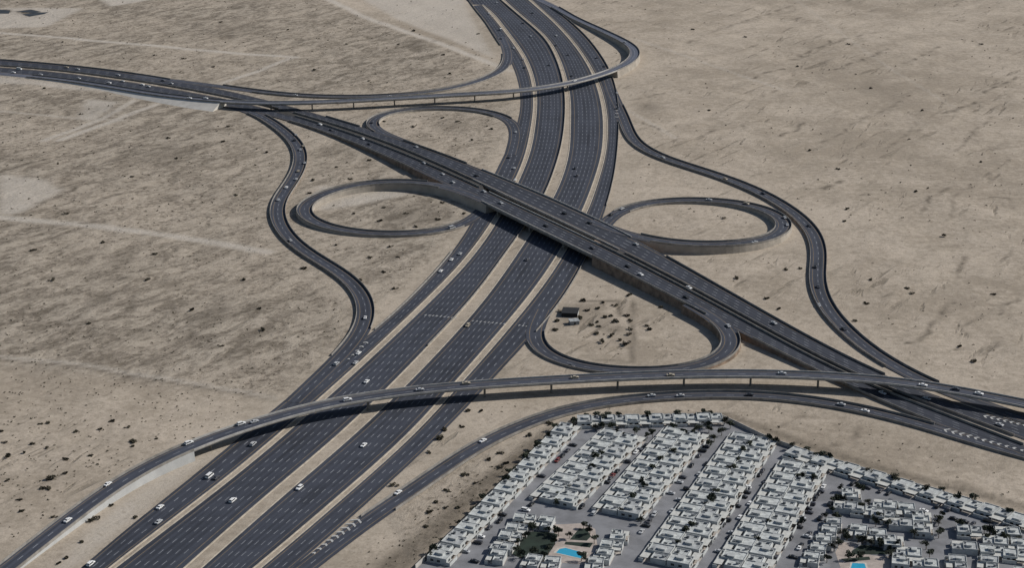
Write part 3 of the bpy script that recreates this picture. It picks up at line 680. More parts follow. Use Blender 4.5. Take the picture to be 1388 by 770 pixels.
# small plants: dark specks
vor = k.n('ShaderNodeTexVoronoi', feature='F1'); k.put(vor, 'Vector', P); k.put(vor, 'Scale', .085)
vsep = k.n('ShaderNodeSeparateColor'); k.put(vsep, 0, vor.outputs['Color'])
rad = k.math('MULTIPLY', k.ramp(vsep.outputs[0], .55, 1.0, 0, .19, False), k.ramp(midn, .4, .6, .3, 1))
speck = k.math('LESS_THAN', vor.outputs['Distance'], rad)
col = k.mix(k.math('MULTIPLY', speck, .4), col, (.11, .095, .07, 1))
col = k.mix(k.math('MULTIPLY', pale_o, k.ramp(midn, .3, .6, .8, 1)), col, (.50, .455, .40, 1))
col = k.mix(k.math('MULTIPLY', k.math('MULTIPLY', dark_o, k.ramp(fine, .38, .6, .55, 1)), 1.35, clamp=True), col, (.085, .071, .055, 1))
col = k.mix(k.math('MULTIPLY', verge_o, k.ramp(fine, .35, .65, .15, .5)), col, (.40, .35, .285, 1))
col = k.mix(k.ramp(grain, .3, .7, 0, .3), col, (.24, .205, .16, 1))
col = k.mix(k.ramp(k.noise(P, .33, 2, .5), .55, .7, 0, .3), col, (.2, .168, .13, 1))
k.put(b, 'Base Color', col); b.inputs['Roughness'].default_value = .95; b.inputs['Specular IOR Level'].default_value = .1
bump = k.n('ShaderNodeBump'); bump.inputs['Strength'].default_value = .8; bump.inputs['Distance'].default_value = 1.2
hgt = k.math('ADD', k.math('MULTIPLY', k.math('ADD', k.math('MULTIPLY', streak, 1.6), k.math('MULTIPLY', fine, .6)), k.ramp(scrub_o, 0, 1, .45, 1.0)), k.math('MULTIPLY', veinm, -.3))
k.put(bump, 'Height', hgt); k.put(b, 'Normal', bump.outputs[0])
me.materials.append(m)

# ---------------------------------------------------------------- village streets
vs = smooth(resample([at(x, y, .06) for x, y in VILLAGE[:-3]] , 12), 2)
V_ = [tuple(p) for p in vs] + [tuple(at(1480, 830, .06)), tuple(at(540, 830, .06))]
bmv = bmesh.new(); bmesh.ops.contextual_create(bmv, geom=[bmv.verts.new(v) for v in V_]); bmesh.ops.triangulate(bmv, faces=bmv.faces[:])
bmesh.ops.recalc_face_normals(bmv, faces=bmv.faces[:])
if sum(f.normal.z for f in bmv.faces) < 0: bmesh.ops.reverse_faces(bmv, faces=bmv.faces[:])
mv = bpy.data.meshes.new('village_street'); bmv.to_mesh(mv); bmv.free(); mv.materials.append(asphalt_plain)
o = bpy.data.objects.new('village_street', mv); C.objects.link(o); o['kind'] = 'structure'

white_wall = plain('white render', (.43, .445, .44), .9, .16, .3)
roof_mat = plain('pale roof screed', (.415, .435, .43), .9, .32, .55)
roof_dark = plain('grey roof screed', (.32, .335, .34), .9, .3, .5)
glass_dark = plain('dark window glass', (.03, .035, .04), .2, .1, .5)
door_mat = plain('brown door', (.16, .1, .06), .6, .15, 1)
tank_mat = plain('grey rooftop plant', (.22, .23, .24), .6, .2, 1)
shade_mat = plain('carport shade cloth', (.5, .5, .47), .9, .15, .8)
tile_mat = plain('yard paving', (.4, .37, .34), .9, .2, .4)
def ring_box(mb, x0, x1, y0, y1, z0, z1, t):
    mb.box(x0, x1, y0, y0 + t, z0, z1); mb.box(x0, x1, y1 - t, y1, z0, z1)
    mb.box(x0, x0 + t, y0 + t, y1 - t, z0, z1); mb.box(x1 - t, x1, y0 + t, y1 - t, z0, z1)
def make_house(var):
    """local x: away from the street (back at -), street side at +x ; y along the street"""
    r = random.Random(40 + var)
    root = empty('house')
    D0, D1, W, H = -6.9, 3.5, 7.5, 2.65 + .12 * (var % 3)
    wb = MB(); wb.box(D0, D1, -W, W * .12, 0, H); wb.box(D0, D1 - 2.6 - r.random(), W * .12, W, 0, H - .4)
    w = wb.build('wall', white_wall, root)
    rf = MB()
    rf.box(D0, D1, -W, W * .12, H, H + .12); rf.box(D0, D1 - 3.4, W * .12 + .01, W, H - .4, H - .28)
    roof = rf.build('roof', roof_mat if var != 2 else roof_dark, root)
    pp = MB(); ring_box(pp, D0, D1, -W, W * .12, H + .12, H + .55, .28); ring_box(pp, D0, D1 - 3.4, W * .12 + .32, W, H - .28, H + .12, .28)
    pp.build('parapet', white_wall, roof)
    st = MB(); sx = -4 + r.random() * 3; sy = -4.5 + r.random() * 2
    st.box(sx, sx + 3.2, sy, sy + 3.0, H + .12, H + 1.2); st.box(sx - .2, sx + 3.4, sy - .2, sy + 3.2, H + 1.2, H + 1.32)
    st.build('stair_tower', white_wall, roof)
    tk = MB(); tk.cyl((D0 + 2, W * .55), .8, .75, H - .28, H + .9, 10); tk.build('water_tank', tank_mat, roof)
    tk = MB(); tk.box(1.2, 2.4, -1.6, -.4, H + .12, H + .9); tk.build('air_conditioner', tank_mat, roof)
    for y in (-5.2, -2.2): wn = MB(); wn.box(D1 + .003, D1 + .06, y, y + 1.7, .9, 2.1); wn.build('window', glass_dark, root)
    for x in (-5, -1.5): wn = MB(); wn.box(x, x + 1.6, -W - .06, -W - .003, .9, 2.1); wn.build('window', glass_dark, root)
    dr = MB(); dr.box(D1 + .003, D1 + .07, -.6, .5, .05, 2.05); dr.build('door', door_mat, root)
    for (xa, ya) in ((-6.0, 2.6), (-2.4, 5.2)):
        sk = MB(); sk.box(xa, xa + 1.5, ya, ya + 1.1, H - .28, H + .0); sk.build('skylight', glass_dark, roof)
    cp = MB(); cp.box(D1 - 1.9, D1 + 1.8, W * .0, W - .4, 2.15, 2.28)
    for q in ((D1 + 1.5, W * .25), (D1 + 1.5, W - .7)): cp.cyl(q, .1, .1, 0, 2.15, 6)
    cp.build('carport', shade_mat, root)
    for q in ((D1, D1 + 2.1, -W - .5, -W - .25, 0, 1.9), (D1 + 1.85, D1 + 2.1, -W - .25, W * .05, 0, 1.8), (D1, D1 + 2.1, W + .1, W + .35, 0, 1.9)):
        bw = MB(); bw.box(*q); bw.build('boundary_wall', white_wall, root)
    yd = MB(); yd.box(D0 - .5, D1 + 1.84, -W - .29, W + .09, .0, .1); yd.build('yard', tile_mat, root)
    return root
PROTO = [make_house(i) for i in range(5)]
USED = set()
HGROUP = 'white villas of the housing compound'
HOUSES = []
def place_house(p, rz, label, var=None, sc=1.0, deep=1.0):
    v = rnd.randrange(5) if var is None else var
    if v not in USED:
        USED.add(v); o = PROTO[v]; o.location = (p.x, p.y, .065); o.rotation_euler = (0, 0, rz); o.scale = (sc * deep, sc, 1)
    else: o = dup(PROTO[v], (p.x, p.y, .065), rz, scale=(sc * deep, sc, 1))
    o.name = 'house'
    tag(o, label, 'house', HGROUP); HOUSES.append(p); return o
PITCH = 15.9
# double rows: centre line top pixel -> bottom pixel
ROWS = [((834, 600), (748, 688), 'first'), ((915, 597), (840, 703), 'second'), ((1010, 607), (900, 764), 'third'), ((1091, 640), (998, 780), 'fourth')]
ROWS = [((838, 599), (746, 688), 'first'), ((925, 596), (834, 703), 'second'), ((1017, 604), (900, 772), 'third'), ((1085, 642), (1003, 778), 'fourth')]
HALF = 8.0
for (a, b, nm) in ROWS:
    A, B = at(*a), at(*b); d = (B - A); L = d.length; d.normalize(); s = Vector((-d.y, d.x, 0))
    n = int(L / PITCH) + 1
    for side, word in ((-1, 'left'), (1, 'right')):
        out = s * side                                 # street side
        if (out.x > 0) != (word == 'right'): out = -out
        for i in range(n):
            c = A + d * (PITCH * i) + out * (HALF - .3 + rnd.uniform(-.2, .2))
            if nm == 'third' and i == 0 and word == 'right' and False: continue
            place_house(c, math.atan2(out.y, out.x), 'white flat-roofed villa, %s from the top in the %s column of the %s double row' % (ORD[i], word, nm), deep=1.09)
# single row along the left edge, houses look onto the first street
A, B = at(769, 588), at(590, 772); d = (B - A); L = d.length; d.normalize(); out = Vector((-d.y, d.x, 0)); out = out if out.x > 0 else -out
for i in range(int(L / PITCH) + 1):
    place_house(A + d * PITCH * i, math.atan2(out.y, out.x), 'white flat-roofed villa, %s from the top in the single column along the left edge' % ORD[i])
# top row
A, B = at(800, 576.5), at(962, 573); d = (B - A); L = d.length; d.normalize(); out = Vector((0, -1, 0))
n = int(round(L / 15.2))
for i in range(n + 1):
    place_house(A + d * (L / n * i), math.atan2(out.y, out.x), 'white flat-roofed villa, %s from the left in the far top row' % ORD[i], sc=.98)
# row along the right edge
A, B = at(1084, 623), at(1420, 724); d = (B - A); L = d.length; d.normalize(); out = Vector((d.y, -d.x, 0)); out = out if out.y < 0 else -out
n = int(L / PITCH)
for i in range(n + 1):
    place_house(A + d * PITCH * i, math.atan2(out.y, out.x), 'white flat-roofed villa, %s from the left in the row along the right edge' % ORD[i])
# houses round the two small parks and in the looser quarter on the right
def z(x0, y0, kx, pts): return [(x0 + a / kx, y0 + b / kx) for a, b in pts]
loose = {
 'round the lawn with the long blue pool': z(680, 660, 6.94, [(210, 345), (390, 372), (140, 440), (75, 515), (10, 600), (-60, 690), (95, 715), (270, 740), (450, 760), (1120, 500), (1030, 600), (940, 685), (860, 765)]),
 'in the single column left of the green park': z(1040, 660, 6.94, [(600, 390), (555, 470), (505, 555), (450, 640), (390, 715)]),
 'in the loose quarter above the green park': z(1040, 660, 6.94, [(800, 105), (735, 215), (905, 265), (1105, 200), (1085, 320), (830, 455), (1015, 500), (1285, 255), (1255, 375), (1200, 555), (1330, 650), (1280, 735)]),
 'in the loose quarter at the lower right corner': z(1208, 660, 7, [(300, 330), (310, 440), (740, 470), (985, 545), (690, 600), (960, 660), (680, 720), (1190, 600), (900, 765), (1180, 700), (480, 760), (60, 300), (150, 380), (40, 440), (180, 560), (60, 620), (200, 690), (320, 760), (830, 610), (1100, 460), (1230, 560), (1240, 740), (1060, 740), (600, 760), (1200, 660)])}
for where, pts in loose.items():
    order = sorted(pts)
    placed = 0
    for i, (x, y) in enumerate(order):
        c = at(x, y)
        if any((h - c).length < (9.5 if 'lower right' in where else 8.5) for h in HOUSES): continue
        ang = R_(-12) + rnd.uniform(-.08, .08) + (math.pi if 'left of the green' in where else rnd.choice([0, math.pi / 2, math.pi, -math.pi / 2]))
        place_house(c, ang, 'white flat-roofed villa %s, %s from the left' % (where, ORD[placed]), sc=.72 if 'lawn' in where or 'column' in where else .8)
        placed += 1
# the rest of the loose quarter: villas in short staggered rows
def in_poly(x, y, poly):
    c = False; j = len(poly) - 1
    for i in range(len(poly)):
        if (poly[i][1] > y) != (poly[j][1] > y) and x < (poly[j][0] - poly[i][0]) * (y - poly[i][1]) / (poly[j][1] - poly[i][1]) + poly[i][0]: c = not c
        j = i
    return c
LOOSE = [(1136, 672), (1180, 672), (1400, 738), (1420, 800), (1080, 800), (1096, 740)]
AVOID = [[(1128, 662), (1085, 722), (1050, 775)], [(1142, 659), (1260, 688), (1420, 733)], [(1278, 700), (1272, 735), (1258, 790)], [(1105, 700), (1170, 707), (1250, 738)]]
PARK = [(1128, 728), (1170, 728), (1200, 738), (1222, 758), (1222, 800), (1118, 800), (1126, 750)]
fill = []
for gx_ in range(-3, 22):
    for gy_ in range(-14, 14):
        o_ = at(1250, 720) + Vector((math.cos(R_(-14)), math.sin(R_(-14)), 0)) * (13.2 * (gx_ - 8)) + Vector((math.cos(R_(66)), math.sin(R_(66)), 0)) * (13.0 * gy_)
        X_, Y_ = px(o_)
        if not in_poly(X_, Y_, LOOSE) or in_poly(X_, Y_, PARK): continue
        if any((h - o_).length < 11.2 for h in HOUSES + fill): continue
        ok = True
        for st_ in AVOID:
            g_ = [at(*q) for q in st_]
            for u_, w_ in zip(g_, g_[1:]):
                t_ = max(0, min(1, (o_ - u_).dot(w_ - u_) / (w_ - u_).length_squared))
                if (o_ - u_ - (w_ - u_) * t_).length < 8.5: ok = False
        if ok: fill.append(o_)
for i, c in enumerate(sorted(fill, key=lambda p: px(p)[0])[:30]):
    place_house(c, R_(-14) + rnd.uniform(-.06, .06) + rnd.choice([0, math.pi / 2, math.pi]), 'small white flat-roofed villa packed into the loose quarter, %s from the left' % ORD[i], sc=.76)
# perimeter wall of the compound
for pts, lab in ((VILLAGE[1:7], 'long pale boundary wall along the left side of the housing compound'), (VILLAGE[6:10], 'pale boundary wall behind the far top row of villas'), (VILLAGE[9:19], 'long pale boundary wall along the right side of the housing compound')):
    P = resample([at(x, y) for x, y in pts], 8)
    tag(wall_strip('boundary_wall', smooth(P, 1), plain('boundary wall', (.42, .4, .37), .9, .15, .2), .3, 2.3, -.3), lab, 'wall', 'boundary walls of the housing compound')

# parks: lawns, pools, paving
lawn_mat = plain('watered lawn', (.012, .024, .016), .95, .35, .15)
pool_mat, nt, b = new_mat('pool water'); k = NT(nt)
k.put(b, 'Base Color', k.mix(k.noise(k.pos(), .4, 3), (.03, .30, .47, 1), (.05, .36, .54, 1))); b.inputs['Roughness'].default_value = .12
bump = k.n('ShaderNodeBump'); bump.inputs['Strength'].default_value = .15; k.put(bump, 'Height', k.noise(k.pos(), 1.2, 2)); k.put(b, 'Normal', bump.outputs[0])
pave_mat = plain('park paving', (.37, .32, .285), .9, .2, .2)
def sheet(name, pts, mat, h, kind='structure', parent=None):
    V = [tuple(at(x, y, h)) for x, y in pts]
    if sum((V[i][0] - V[i - 1][0]) * (V[i][1] + V[i - 1][1]) for i in range(len(V))) > 0: V = V[::-1]
    o = mesh(name, V, [tuple(range(len(V)))], mat, parent)
    if kind: o['kind'] = kind
    return o
Zp = lambda pts: z(680, 660, 6.94, pts)
sheet('park_paving', Zp([(470, 360), (770, 345), (880, 400), (900, 560), (780, 740), (400, 700), (520, 520)]), pave_mat, .09)
sheet('lawn', Zp([(240, 425), (420, 425), (530, 450), (490, 560), (400, 690), (190, 680), (75, 630), (190, 500)]), lawn_mat, .10)
sheet('lawn', Zp([(730, 395), (800, 395), (840, 470), (800, 510), (640, 500)]), lawn_mat, .10)
sheet('lawn', Zp([(600, 520), (860, 530), (830, 575), (590, 545)]), lawn_mat, .10)
def pool(pts, label):
    root = empty('swimming_pool', at(*pts[0])); tag(root, label, 'pool', 'swimming pools')
    V = [at(x, y) for x, y in pts]; c = sum(V, Vector()) / len(V); off = -Vector(root.location)
    mesh('water', [tuple(p + off + Vector((0, 0, .125))) for p in V][::-1], [tuple(range(len(V)))], pool_mat, root)
    P = V + [V[0]]; V2, F2 = [], []
    for i, p in enumerate(V):
        q = p + (p - c).normalized() * 1.3; V2 += [p + off + Vector((0, 0, .16)), q + off + Vector((0, 0, .16)), q + off + Vector((0, 0, .02)), p + off + Vector((0, 0, .06))]
    n = len(V)
    for i in range(n):
        a, b_ = 4 * i, 4 * ((i + 1) % n)
        for k_ in range(4): F2.append((a + k_, b_ + k_, b_ + (k_ + 1) % 4, a + (k_ + 1) % 4))
    mesh('coping', V2, F2, plain('pool coping', (.5, .47, .42), .8, .1, .5), root)
pool(Zp([(545, 590), (600, 580), (790, 630), (745, 680), (510, 625)]), 'bright blue rectangular swimming pool between two dark lawns')
Zq = lambda pts: z(1040, 660, 6.94, pts)
sheet('park_paving', Zq([(690, 520), (860, 540), (800, 600), (1000, 650), (1160, 660), (1150, 800), (700, 800), (640, 620)]), pave_mat, .09)
sheet('lawn', Zq([(880, 550), (1000, 560), (1100, 590), (1130, 640), (800, 640), (790, 610)]), lawn_mat, .10)
sheet('lawn', Zq([(690, 680), (960, 660), (970, 690), (740, 710)]), lawn_mat, .10)
pool(Zq([(800, 722), (915, 728), (935, 790), (780, 790)]), 'small blue swimming pool below the curved green lawn')

# ---------------------------------------------------------------- trees and shrubs
leaf = plain('dark date and ghaf leaves', (.026, .034, .02), .9, .5, .6)
leaf2 = plain('dry desert shrub leaves', (.05, .044, .028), .95, .4, .8)
bark = plain('bark', (.12, .09, .06), .9, .2, 2)
def clump(mb, r, c, rad, n, size, flat=.7):
    for _ in range(n):
        while True:
            v = Vector((r.uniform(-1, 1), r.uniform(-1, 1), r.uniform(-1, 1)))
            if v.length < 1: break
        p = Vector(c) + Vector((v.x * rad, v.y * rad, v.z * rad * flat))
        a = Vector((r.gauss(0, 1), r.gauss(0, 1), r.gauss(0, 1))).normalized(); b_ = a.orthogonal().normalized(); s = size * r.uniform(.6, 1.3)
        mb.quad(tuple(p + a * s), tuple(p + b_ * s * .6), tuple(p - a * s), tuple(p - b_ * s * .6))
def make_tree(var):
    r = random.Random(var); root = empty('tree'); mb = MB(); mb.cyl((0, 0), .22, .13, 0, 2.6, 7)
    for a in (0, 2.1, 4.2):
        i = len(mb.v); mb.cyl((0, 0), .12, .05, 2.3, 4.0, 5)
        for j in range(i + 5, i + 10): x, y, zz = mb.v[j]; mb.v[j] = (x + math.cos(a + var) * 1.1, y + math.sin(a + var) * 1.1, zz)
    mb.build('trunk', bark, root)
    cr = MB()
    for _ in range(7): clump(cr, r, (r.gauss(0, 1.0), r.gauss(0, 1.0), 3.6 + r.gauss(0, .6)), 1.2, 55, .42)
    cr.build('crown', leaf, root); return root
def make_shrub(var):
    r = random.Random(100 + var); mb = MB()
    for _ in range(5): clump(mb, r, (r.gauss(0, .7), r.gauss(0, .7), .45 + r.random() * .4), .75, 34, .32, .7)
    for a in range(5):
        i = len(mb.v); mb.cyl((0, 0), .06, .03, 0, .8, 5)
        for j in range(i + 5, i + 10): x, y, zz = mb.v[j]; mb.v[j] = (x + math.cos(a * 1.26) * .5, y + math.sin(a * 1.26) * .5, zz)
    return mb.build('desert_shrub', leaf2)
TP = [make_tree(i) for i in range(4)]; tused = set()
def place_tree(p, sc, label, group):
    v = rnd.randrange(4)
    if v in tused: o = dup(TP[v], (p.x, p.y, .05), rnd.uniform(0, 6.3), scale=(sc, sc, sc))
    else: tused.add(v); o = TP[v]; o.location = (p.x, p.y, .05); o.scale = (sc, sc, sc)
    o.name = 'tree'; tag(o, label, 'tree', group)
tree_sets = {
 'dark bushy tree by the left boundary wall': (z(680, 560, 6.94, [(665, 110), (570, 185), (485, 275), (375, 375), (350, 405), (268, 485), (130, 570), (95, 600), (35, 660)]) + z(540, 660, 6.94, [(825, 150), (745, 255), (590, 375), (430, 540), (350, 640), (320, 675)]), 'top'),
 'dark bushy tree behind the far top row of villas': (z(680, 560, 6.94, [(810, 76), (870, 80), (940, 90), (1020, 82), (1080, 80), (1360, 70)]) + z(860, 560, 6.94, [(120, 68), (400, 52), (590, 50), (650, 42), (720, 48), (850, 105), (900, 150)]), 'left'),
 'dark bushy tree by the right boundary wall': (z(1040, 580, 6.94, [(10, 140), (60, 165), (240, 210), (360, 250), (450, 290), (510, 305), (575, 328), (745, 385), (885, 438), (975, 455), (1130, 515), (1215, 530)]) + z(1208, 660, 7, [(340, 75), (450, 100), (610, 150), (655, 158), (730, 175), (1105, 280)]), 'left'),
 'dark bushy tree round the lawn by the blue pool': (Zp([(250, 420), (320, 410), (420, 415), (500, 440), (535, 470), (500, 550), (440, 640), (390, 690), (280, 690), (190, 685), (100, 630), (130, 570), (180, 500), (770, 400), (830, 450), (640, 490), (870, 540), (760, 710)]), 'left'),
 'dark bushy tree round the curved green lawn': (Zq([(700, 470), (780, 490), (850, 520), (900, 540), (990, 545), (1080, 575), (1140, 630), (1170, 690), (640, 560), (600, 600), (760, 690), (860, 690), (560, 720)]), 'left'),
 'dark bushy tree in the back gardens between the double rows': (z(860, 560, 6.94, [(690, 330), (750, 270), (1035, 405), (1110, 330), (1130, 350), (940, 560), (900, 555), (970, 480), (330, 480), (240, 580), (400, 400), (120, 690)]) + z(860, 660, 6.94, [(690, 170), (670, 190), (710, 140), (790, 90), (480, 460), (500, 410), (380, 560), (80, 35), (60, 350), (1250, 370), (1170, 540)]) + z(680, 560, 6.94, [(850, 540), (940, 425), (910, 465), (650, 740)]) + z(680, 660, 6.94, [(560, 120), (510, 180), (1160, 260), (1240, 140)]), 'left'),
 'dark bushy tree among the loose villas on the right': (Zq([(320, 470 - 110), (620, 250), (880, 50), (720, 60), (650, 180), (700, 160), (850, 220), (990, 195), (1000, 300), (980, 320), (1030, 370), (1120, 370), (920, 470), (560, 330), (640, 340)]) + z(1040, 580, 6.94, [(330, 490), (380, 470), (440, 475), (300, 510), (860, 600), (680, 730), (730, 705)]) + z(1208, 660, 7, [(430, 340), (450, 350), (400, 360), (470, 450), (440, 490), (220, 490), (880, 450), (930, 455), (980, 450), (1040, 470), (1090, 490), (1170, 505), (660, 400), (850, 500), (130, 630), (90, 660), (360, 690), (330, 600), (480, 300)]), 'left'),
 'dark bushy tree on the top street of the compound': (z(680, 560, 6.94, [(950, 160), (1040, 165), (880, 170), (1090, 215), (1150, 240), (1250, 205)]) + z(860, 560, 6.94, [(170, 230), (120, 250), (340, 205), (400, 215), (480, 215), (550, 220), (600, 190), (700, 190), (820, 215), (690, 135)]), 'left')}
for lab, (pts, frm) in tree_sets.items():
    pts = sorted(pts, key=lambda p: p[1] if frm == 'top' else p[0])
    for i, (x, y) in enumerate(pts):
        c = at(x, y)
        near = [h for h in HOUSES if (h - c).length < 8.2]
        if near:
            dvec = (c - near[0]); dvec.z = 0
            c = near[0] + (dvec.normalized() if dvec.length > .1 else Vector((1, 0, 0))) * 8.4
        words = lab.split(' ', 3)
        place_tree(c, rnd.uniform(.75, 1.05) if 'lawn' in lab else rnd.uniform(.68, 1.05), '%s, %s from the %s' % (lab, ORD[min(i, 29)] if i < 30 else ORD[29] , frm) if i < 30 else lab + ', near the far right end', lab.replace('dark bushy tree', 'trees'))

SP = [make_shrub(i) for i in range(5)]; sused = set()
SG = 'desert shrubs scattered on the sand'
def place_shrub(x, y, sc, label, group=SG):
    c = at(x, y); v = rnd.randrange(5)
    if v in sused: o = SP[v].copy(); C.objects.link(o)
    else: sused.add(v); o = SP[v]
    o.name = 'desert_shrub'; o.location = (c.x, c.y, -.05); o.rotation_euler = (0, 0, rnd.uniform(0, 6.3)); o.scale = (sc, sc * rnd.uniform(.8, 1.2), sc * .9)
    tag(o, label, 'shrub', group)
Z1 = lambda pts: z(0, 570, 3.851, pts)
shrubs = {
 'on sand left of the lower flyover ramp': [(p, 1) for p in Z1([(212, 22), (250, 15), (580, 10), (10, 60), (398, 65), (518, 50), (665, 38), (22, 118), (175, 125), (247, 145), (692, 138), (815, 100), (125, 170), (470, 190), (345, 205), (335, 280), (38, 317), (118, 475), (282, 510), (95, 420)])] + [(p, 1.7) for p in Z1([(260, 312), (238, 362), (685, 118), (35, 190)])],
 'between the lower flyover ramp and the highway': [(p, 1.1) for p in Z1([(708, 510), (425, 640), (345, 722), (305, 748), (585, 445)])] + [(Z1([(490, 523)])[0], 1.9)],
 'between the highway and the lower slip road': [(p, 1.2) for p in z(500, 500, 3.851, [(515, 222), (583, 222), (488, 305), (402, 323), (130, 615), (320, 440)])] + [(z(500, 500, 3.851, [(370, 367)])[0], 2.0)],
 'between the lower slip road and the compound': [(p, 1.1) for p in z(560, 570, 3.851, [(600, 80), (455, 175), (485, 225), (450, 245), (175, 370), (255, 290), (280, 285), (705, 20), (230, 460), (175, 460), (120, 430), (60, 560), (390, 210), (330, 330), (90, 480)])],
 'inside the lower right loop': [(p, 1.35) for p in z(718, 393, 6.314, [(450, 100), (630, 115), (585, 160), (730, 135), (640, 240), (690, 228), (820, 225), (530, 310), (600, 320), (720, 275), (860, 270), (570, 280), (700, 395), (840, 385), (620, 445), (850, 50), (270, 190), (230, 270), (440, 250), (210, 350), (570, 375), (770, 435), (480, 180), (860, 340), (1030, 345), (1010, 310), (1120, 150)])] + [(z(718, 393, 6.314, [(835, 470)])[0], 1.9)],
 'on the sand right of the interchange': [(p, 1.25) for p in [(1180, 380), (1235, 398), (1175, 412), (1320, 490), (1300, 470), (1160, 436), (1228, 392), (1000, 378), (1040, 405), (1055, 419), (1066, 366), (1085, 365), (1135, 230), (1097, 204), (1148, 284), (1145, 300), (980, 296), (1240, 260), (1330, 220), (1280, 320), (1345, 400), (1250, 150), (1180, 120), (1330, 60), (1010, 50), (940, 40), (1080, 90), (960, 150), (1150, 60)]],
 'on mottled desert left of the winding slip road': [(p, 1.3) for p in [(85, 57), (210, 75), (288, 91), (249, 80), (60, 120), (40, 160), (110, 155), (228, 188), (310, 172), (302, 192), (240, 215), (320, 265), (362, 207), (180, 240), (90, 290), (140, 330), (70, 380), (200, 380), (260, 420), (210, 345), (330, 380), (350, 420), (358, 448), (300, 470), (410, 365), (120, 440), (45, 340)]],
 'on the far sand left of the main highway': [(p, 1.3) for p in [(600, 75), (560, 42), (648, 46), (540, 60), (500, 110), (425, 95), (610, 100), (470, 60), (390, 40), (300, 30)]],
 'inside the left loop': [(p, 1.2) for p in [(629, 290), (520, 282), (594, 298), (565, 308), (550, 290), (480, 290), (515, 300), (600, 275)]],
 'inside the upper left loop': [(p, 1.1) for p in [(600, 160), (560, 172), (640, 190), (620, 165), (520, 165), (665, 175)]],
 'between the left loop and the winding slip road': [(p, 1.2) for p in [(455, 227), (425, 245), (420, 262), (475, 243), (440, 265), (500, 218), (530, 335), (540, 349), (456, 333), (500, 350), (520, 370), (536, 392), (490, 380)]]}
for where, lst in shrubs.items():
    lst = sorted(lst, key=lambda q: q[0][0])
    for i, (p, sc) in enumerate(lst):
        place_shrub(p[0], p[1], sc * rnd.uniform(.85, 1.15), '%s dark shrub %s, %s from the left' % ('large spreading' if sc > 1.6 else 'low', where, ORD[i]))
pond_mat = plain('dark wet mud', (.03, .032, .034), .5, .3, .1)
for q in ([(-40, 11), (0, 12.5), (14, 13.5), (12, 18), (-40, 18)], [(22, 15.2), (42, 12.4), (56, 15.5), (44, 17)], [(30, 19), (48, 16.5), (66, 16), (60, 18.5), (40, 22)]): sheet('water', q, pond_mat, .04)
# uncountable low scrub: one object
mb = MB(); r = random.Random(5)
def inside(poly, x, y):
    c = False; j = len(poly) - 1
    for i in range(len(poly)):
        if (poly[i][1] > y) != (poly[j][1] > y) and x < (poly[j][0] - poly[i][0]) * (y - poly[i][1]) / (poly[j][1] - poly[i][1]) + poly[i][0]: c = not c
        j = i
    return c
n = 0
while n < 2600:
    q = r.random()
    if q < .05: x, y = r.uniform(520, 770), r.uniform(560, 770)
    elif q < .18: x, y = r.uniform(0, 460), r.uniform(430, 770)
    else: x, y = r.uniform(-60, 1450), r.uniform(-10, 770)
    c = at(x, y)
    if inside(VILLAGE, x, y) or kd.find((c.x, c.y, 0))[2] < 17: continue
    if x > 840 and r.random() < .55: continue
    s = r.uniform(.25, .75) * (1.0 if y > 300 else 1.5)
    clump(mb, r, (c.x, c.y, s * .4), s, 7, s * .62, .5); n += 1
tag(mb.build('scrub', leaf2), kind='stuff')

# the compound with a dark shed inside the lower right loop
def oriented(name, x, y, rz, label, cat):
    c = at(x, y); root = empty(name, (c.x, c.y, 0), rz); return tag(root, label, cat)
root = oriented('shed', 773, 426, R_(-8), 'black flat shed with a pale end panel inside the lower right loop', 'shed')
black = plain('black sheet metal', (.012, .012, .013), .7, .3, .5)
mb = MB(); mb.box(-5.2, 5.2, -5.5, 5.5, -.1, 2.6); mb.build('wall', black, root)
mb = MB(); mb.box(-5.6, 5.6, -5.9, 5.9, 2.603, 2.8, top_inset=.1); mb.build('roof', black, root)
mb = MB(); mb.box(5.2 + .005, 5.35, -4, 4, .2, 2.6); mb.build('door', white_wall, root)
root = oriented('shed', 778, 439, R_(12), 'small grey shed with a flat roof beside the black shed', 'shed')
mb = MB(); mb.box(-3, 3, -2.6, 2.6, -.1, 2.6); mb.build('wall', tank_mat, root)
mb = MB(); mb.box(-3.3, 3.3, -2.9, 2.9, 2.603, 2.8); mb.build('roof', roof_dark, root)
mb = MB(); mb.box(-.5, .5, -2.66, -2.605, 0, 2.0); mb.build('door', black, root)

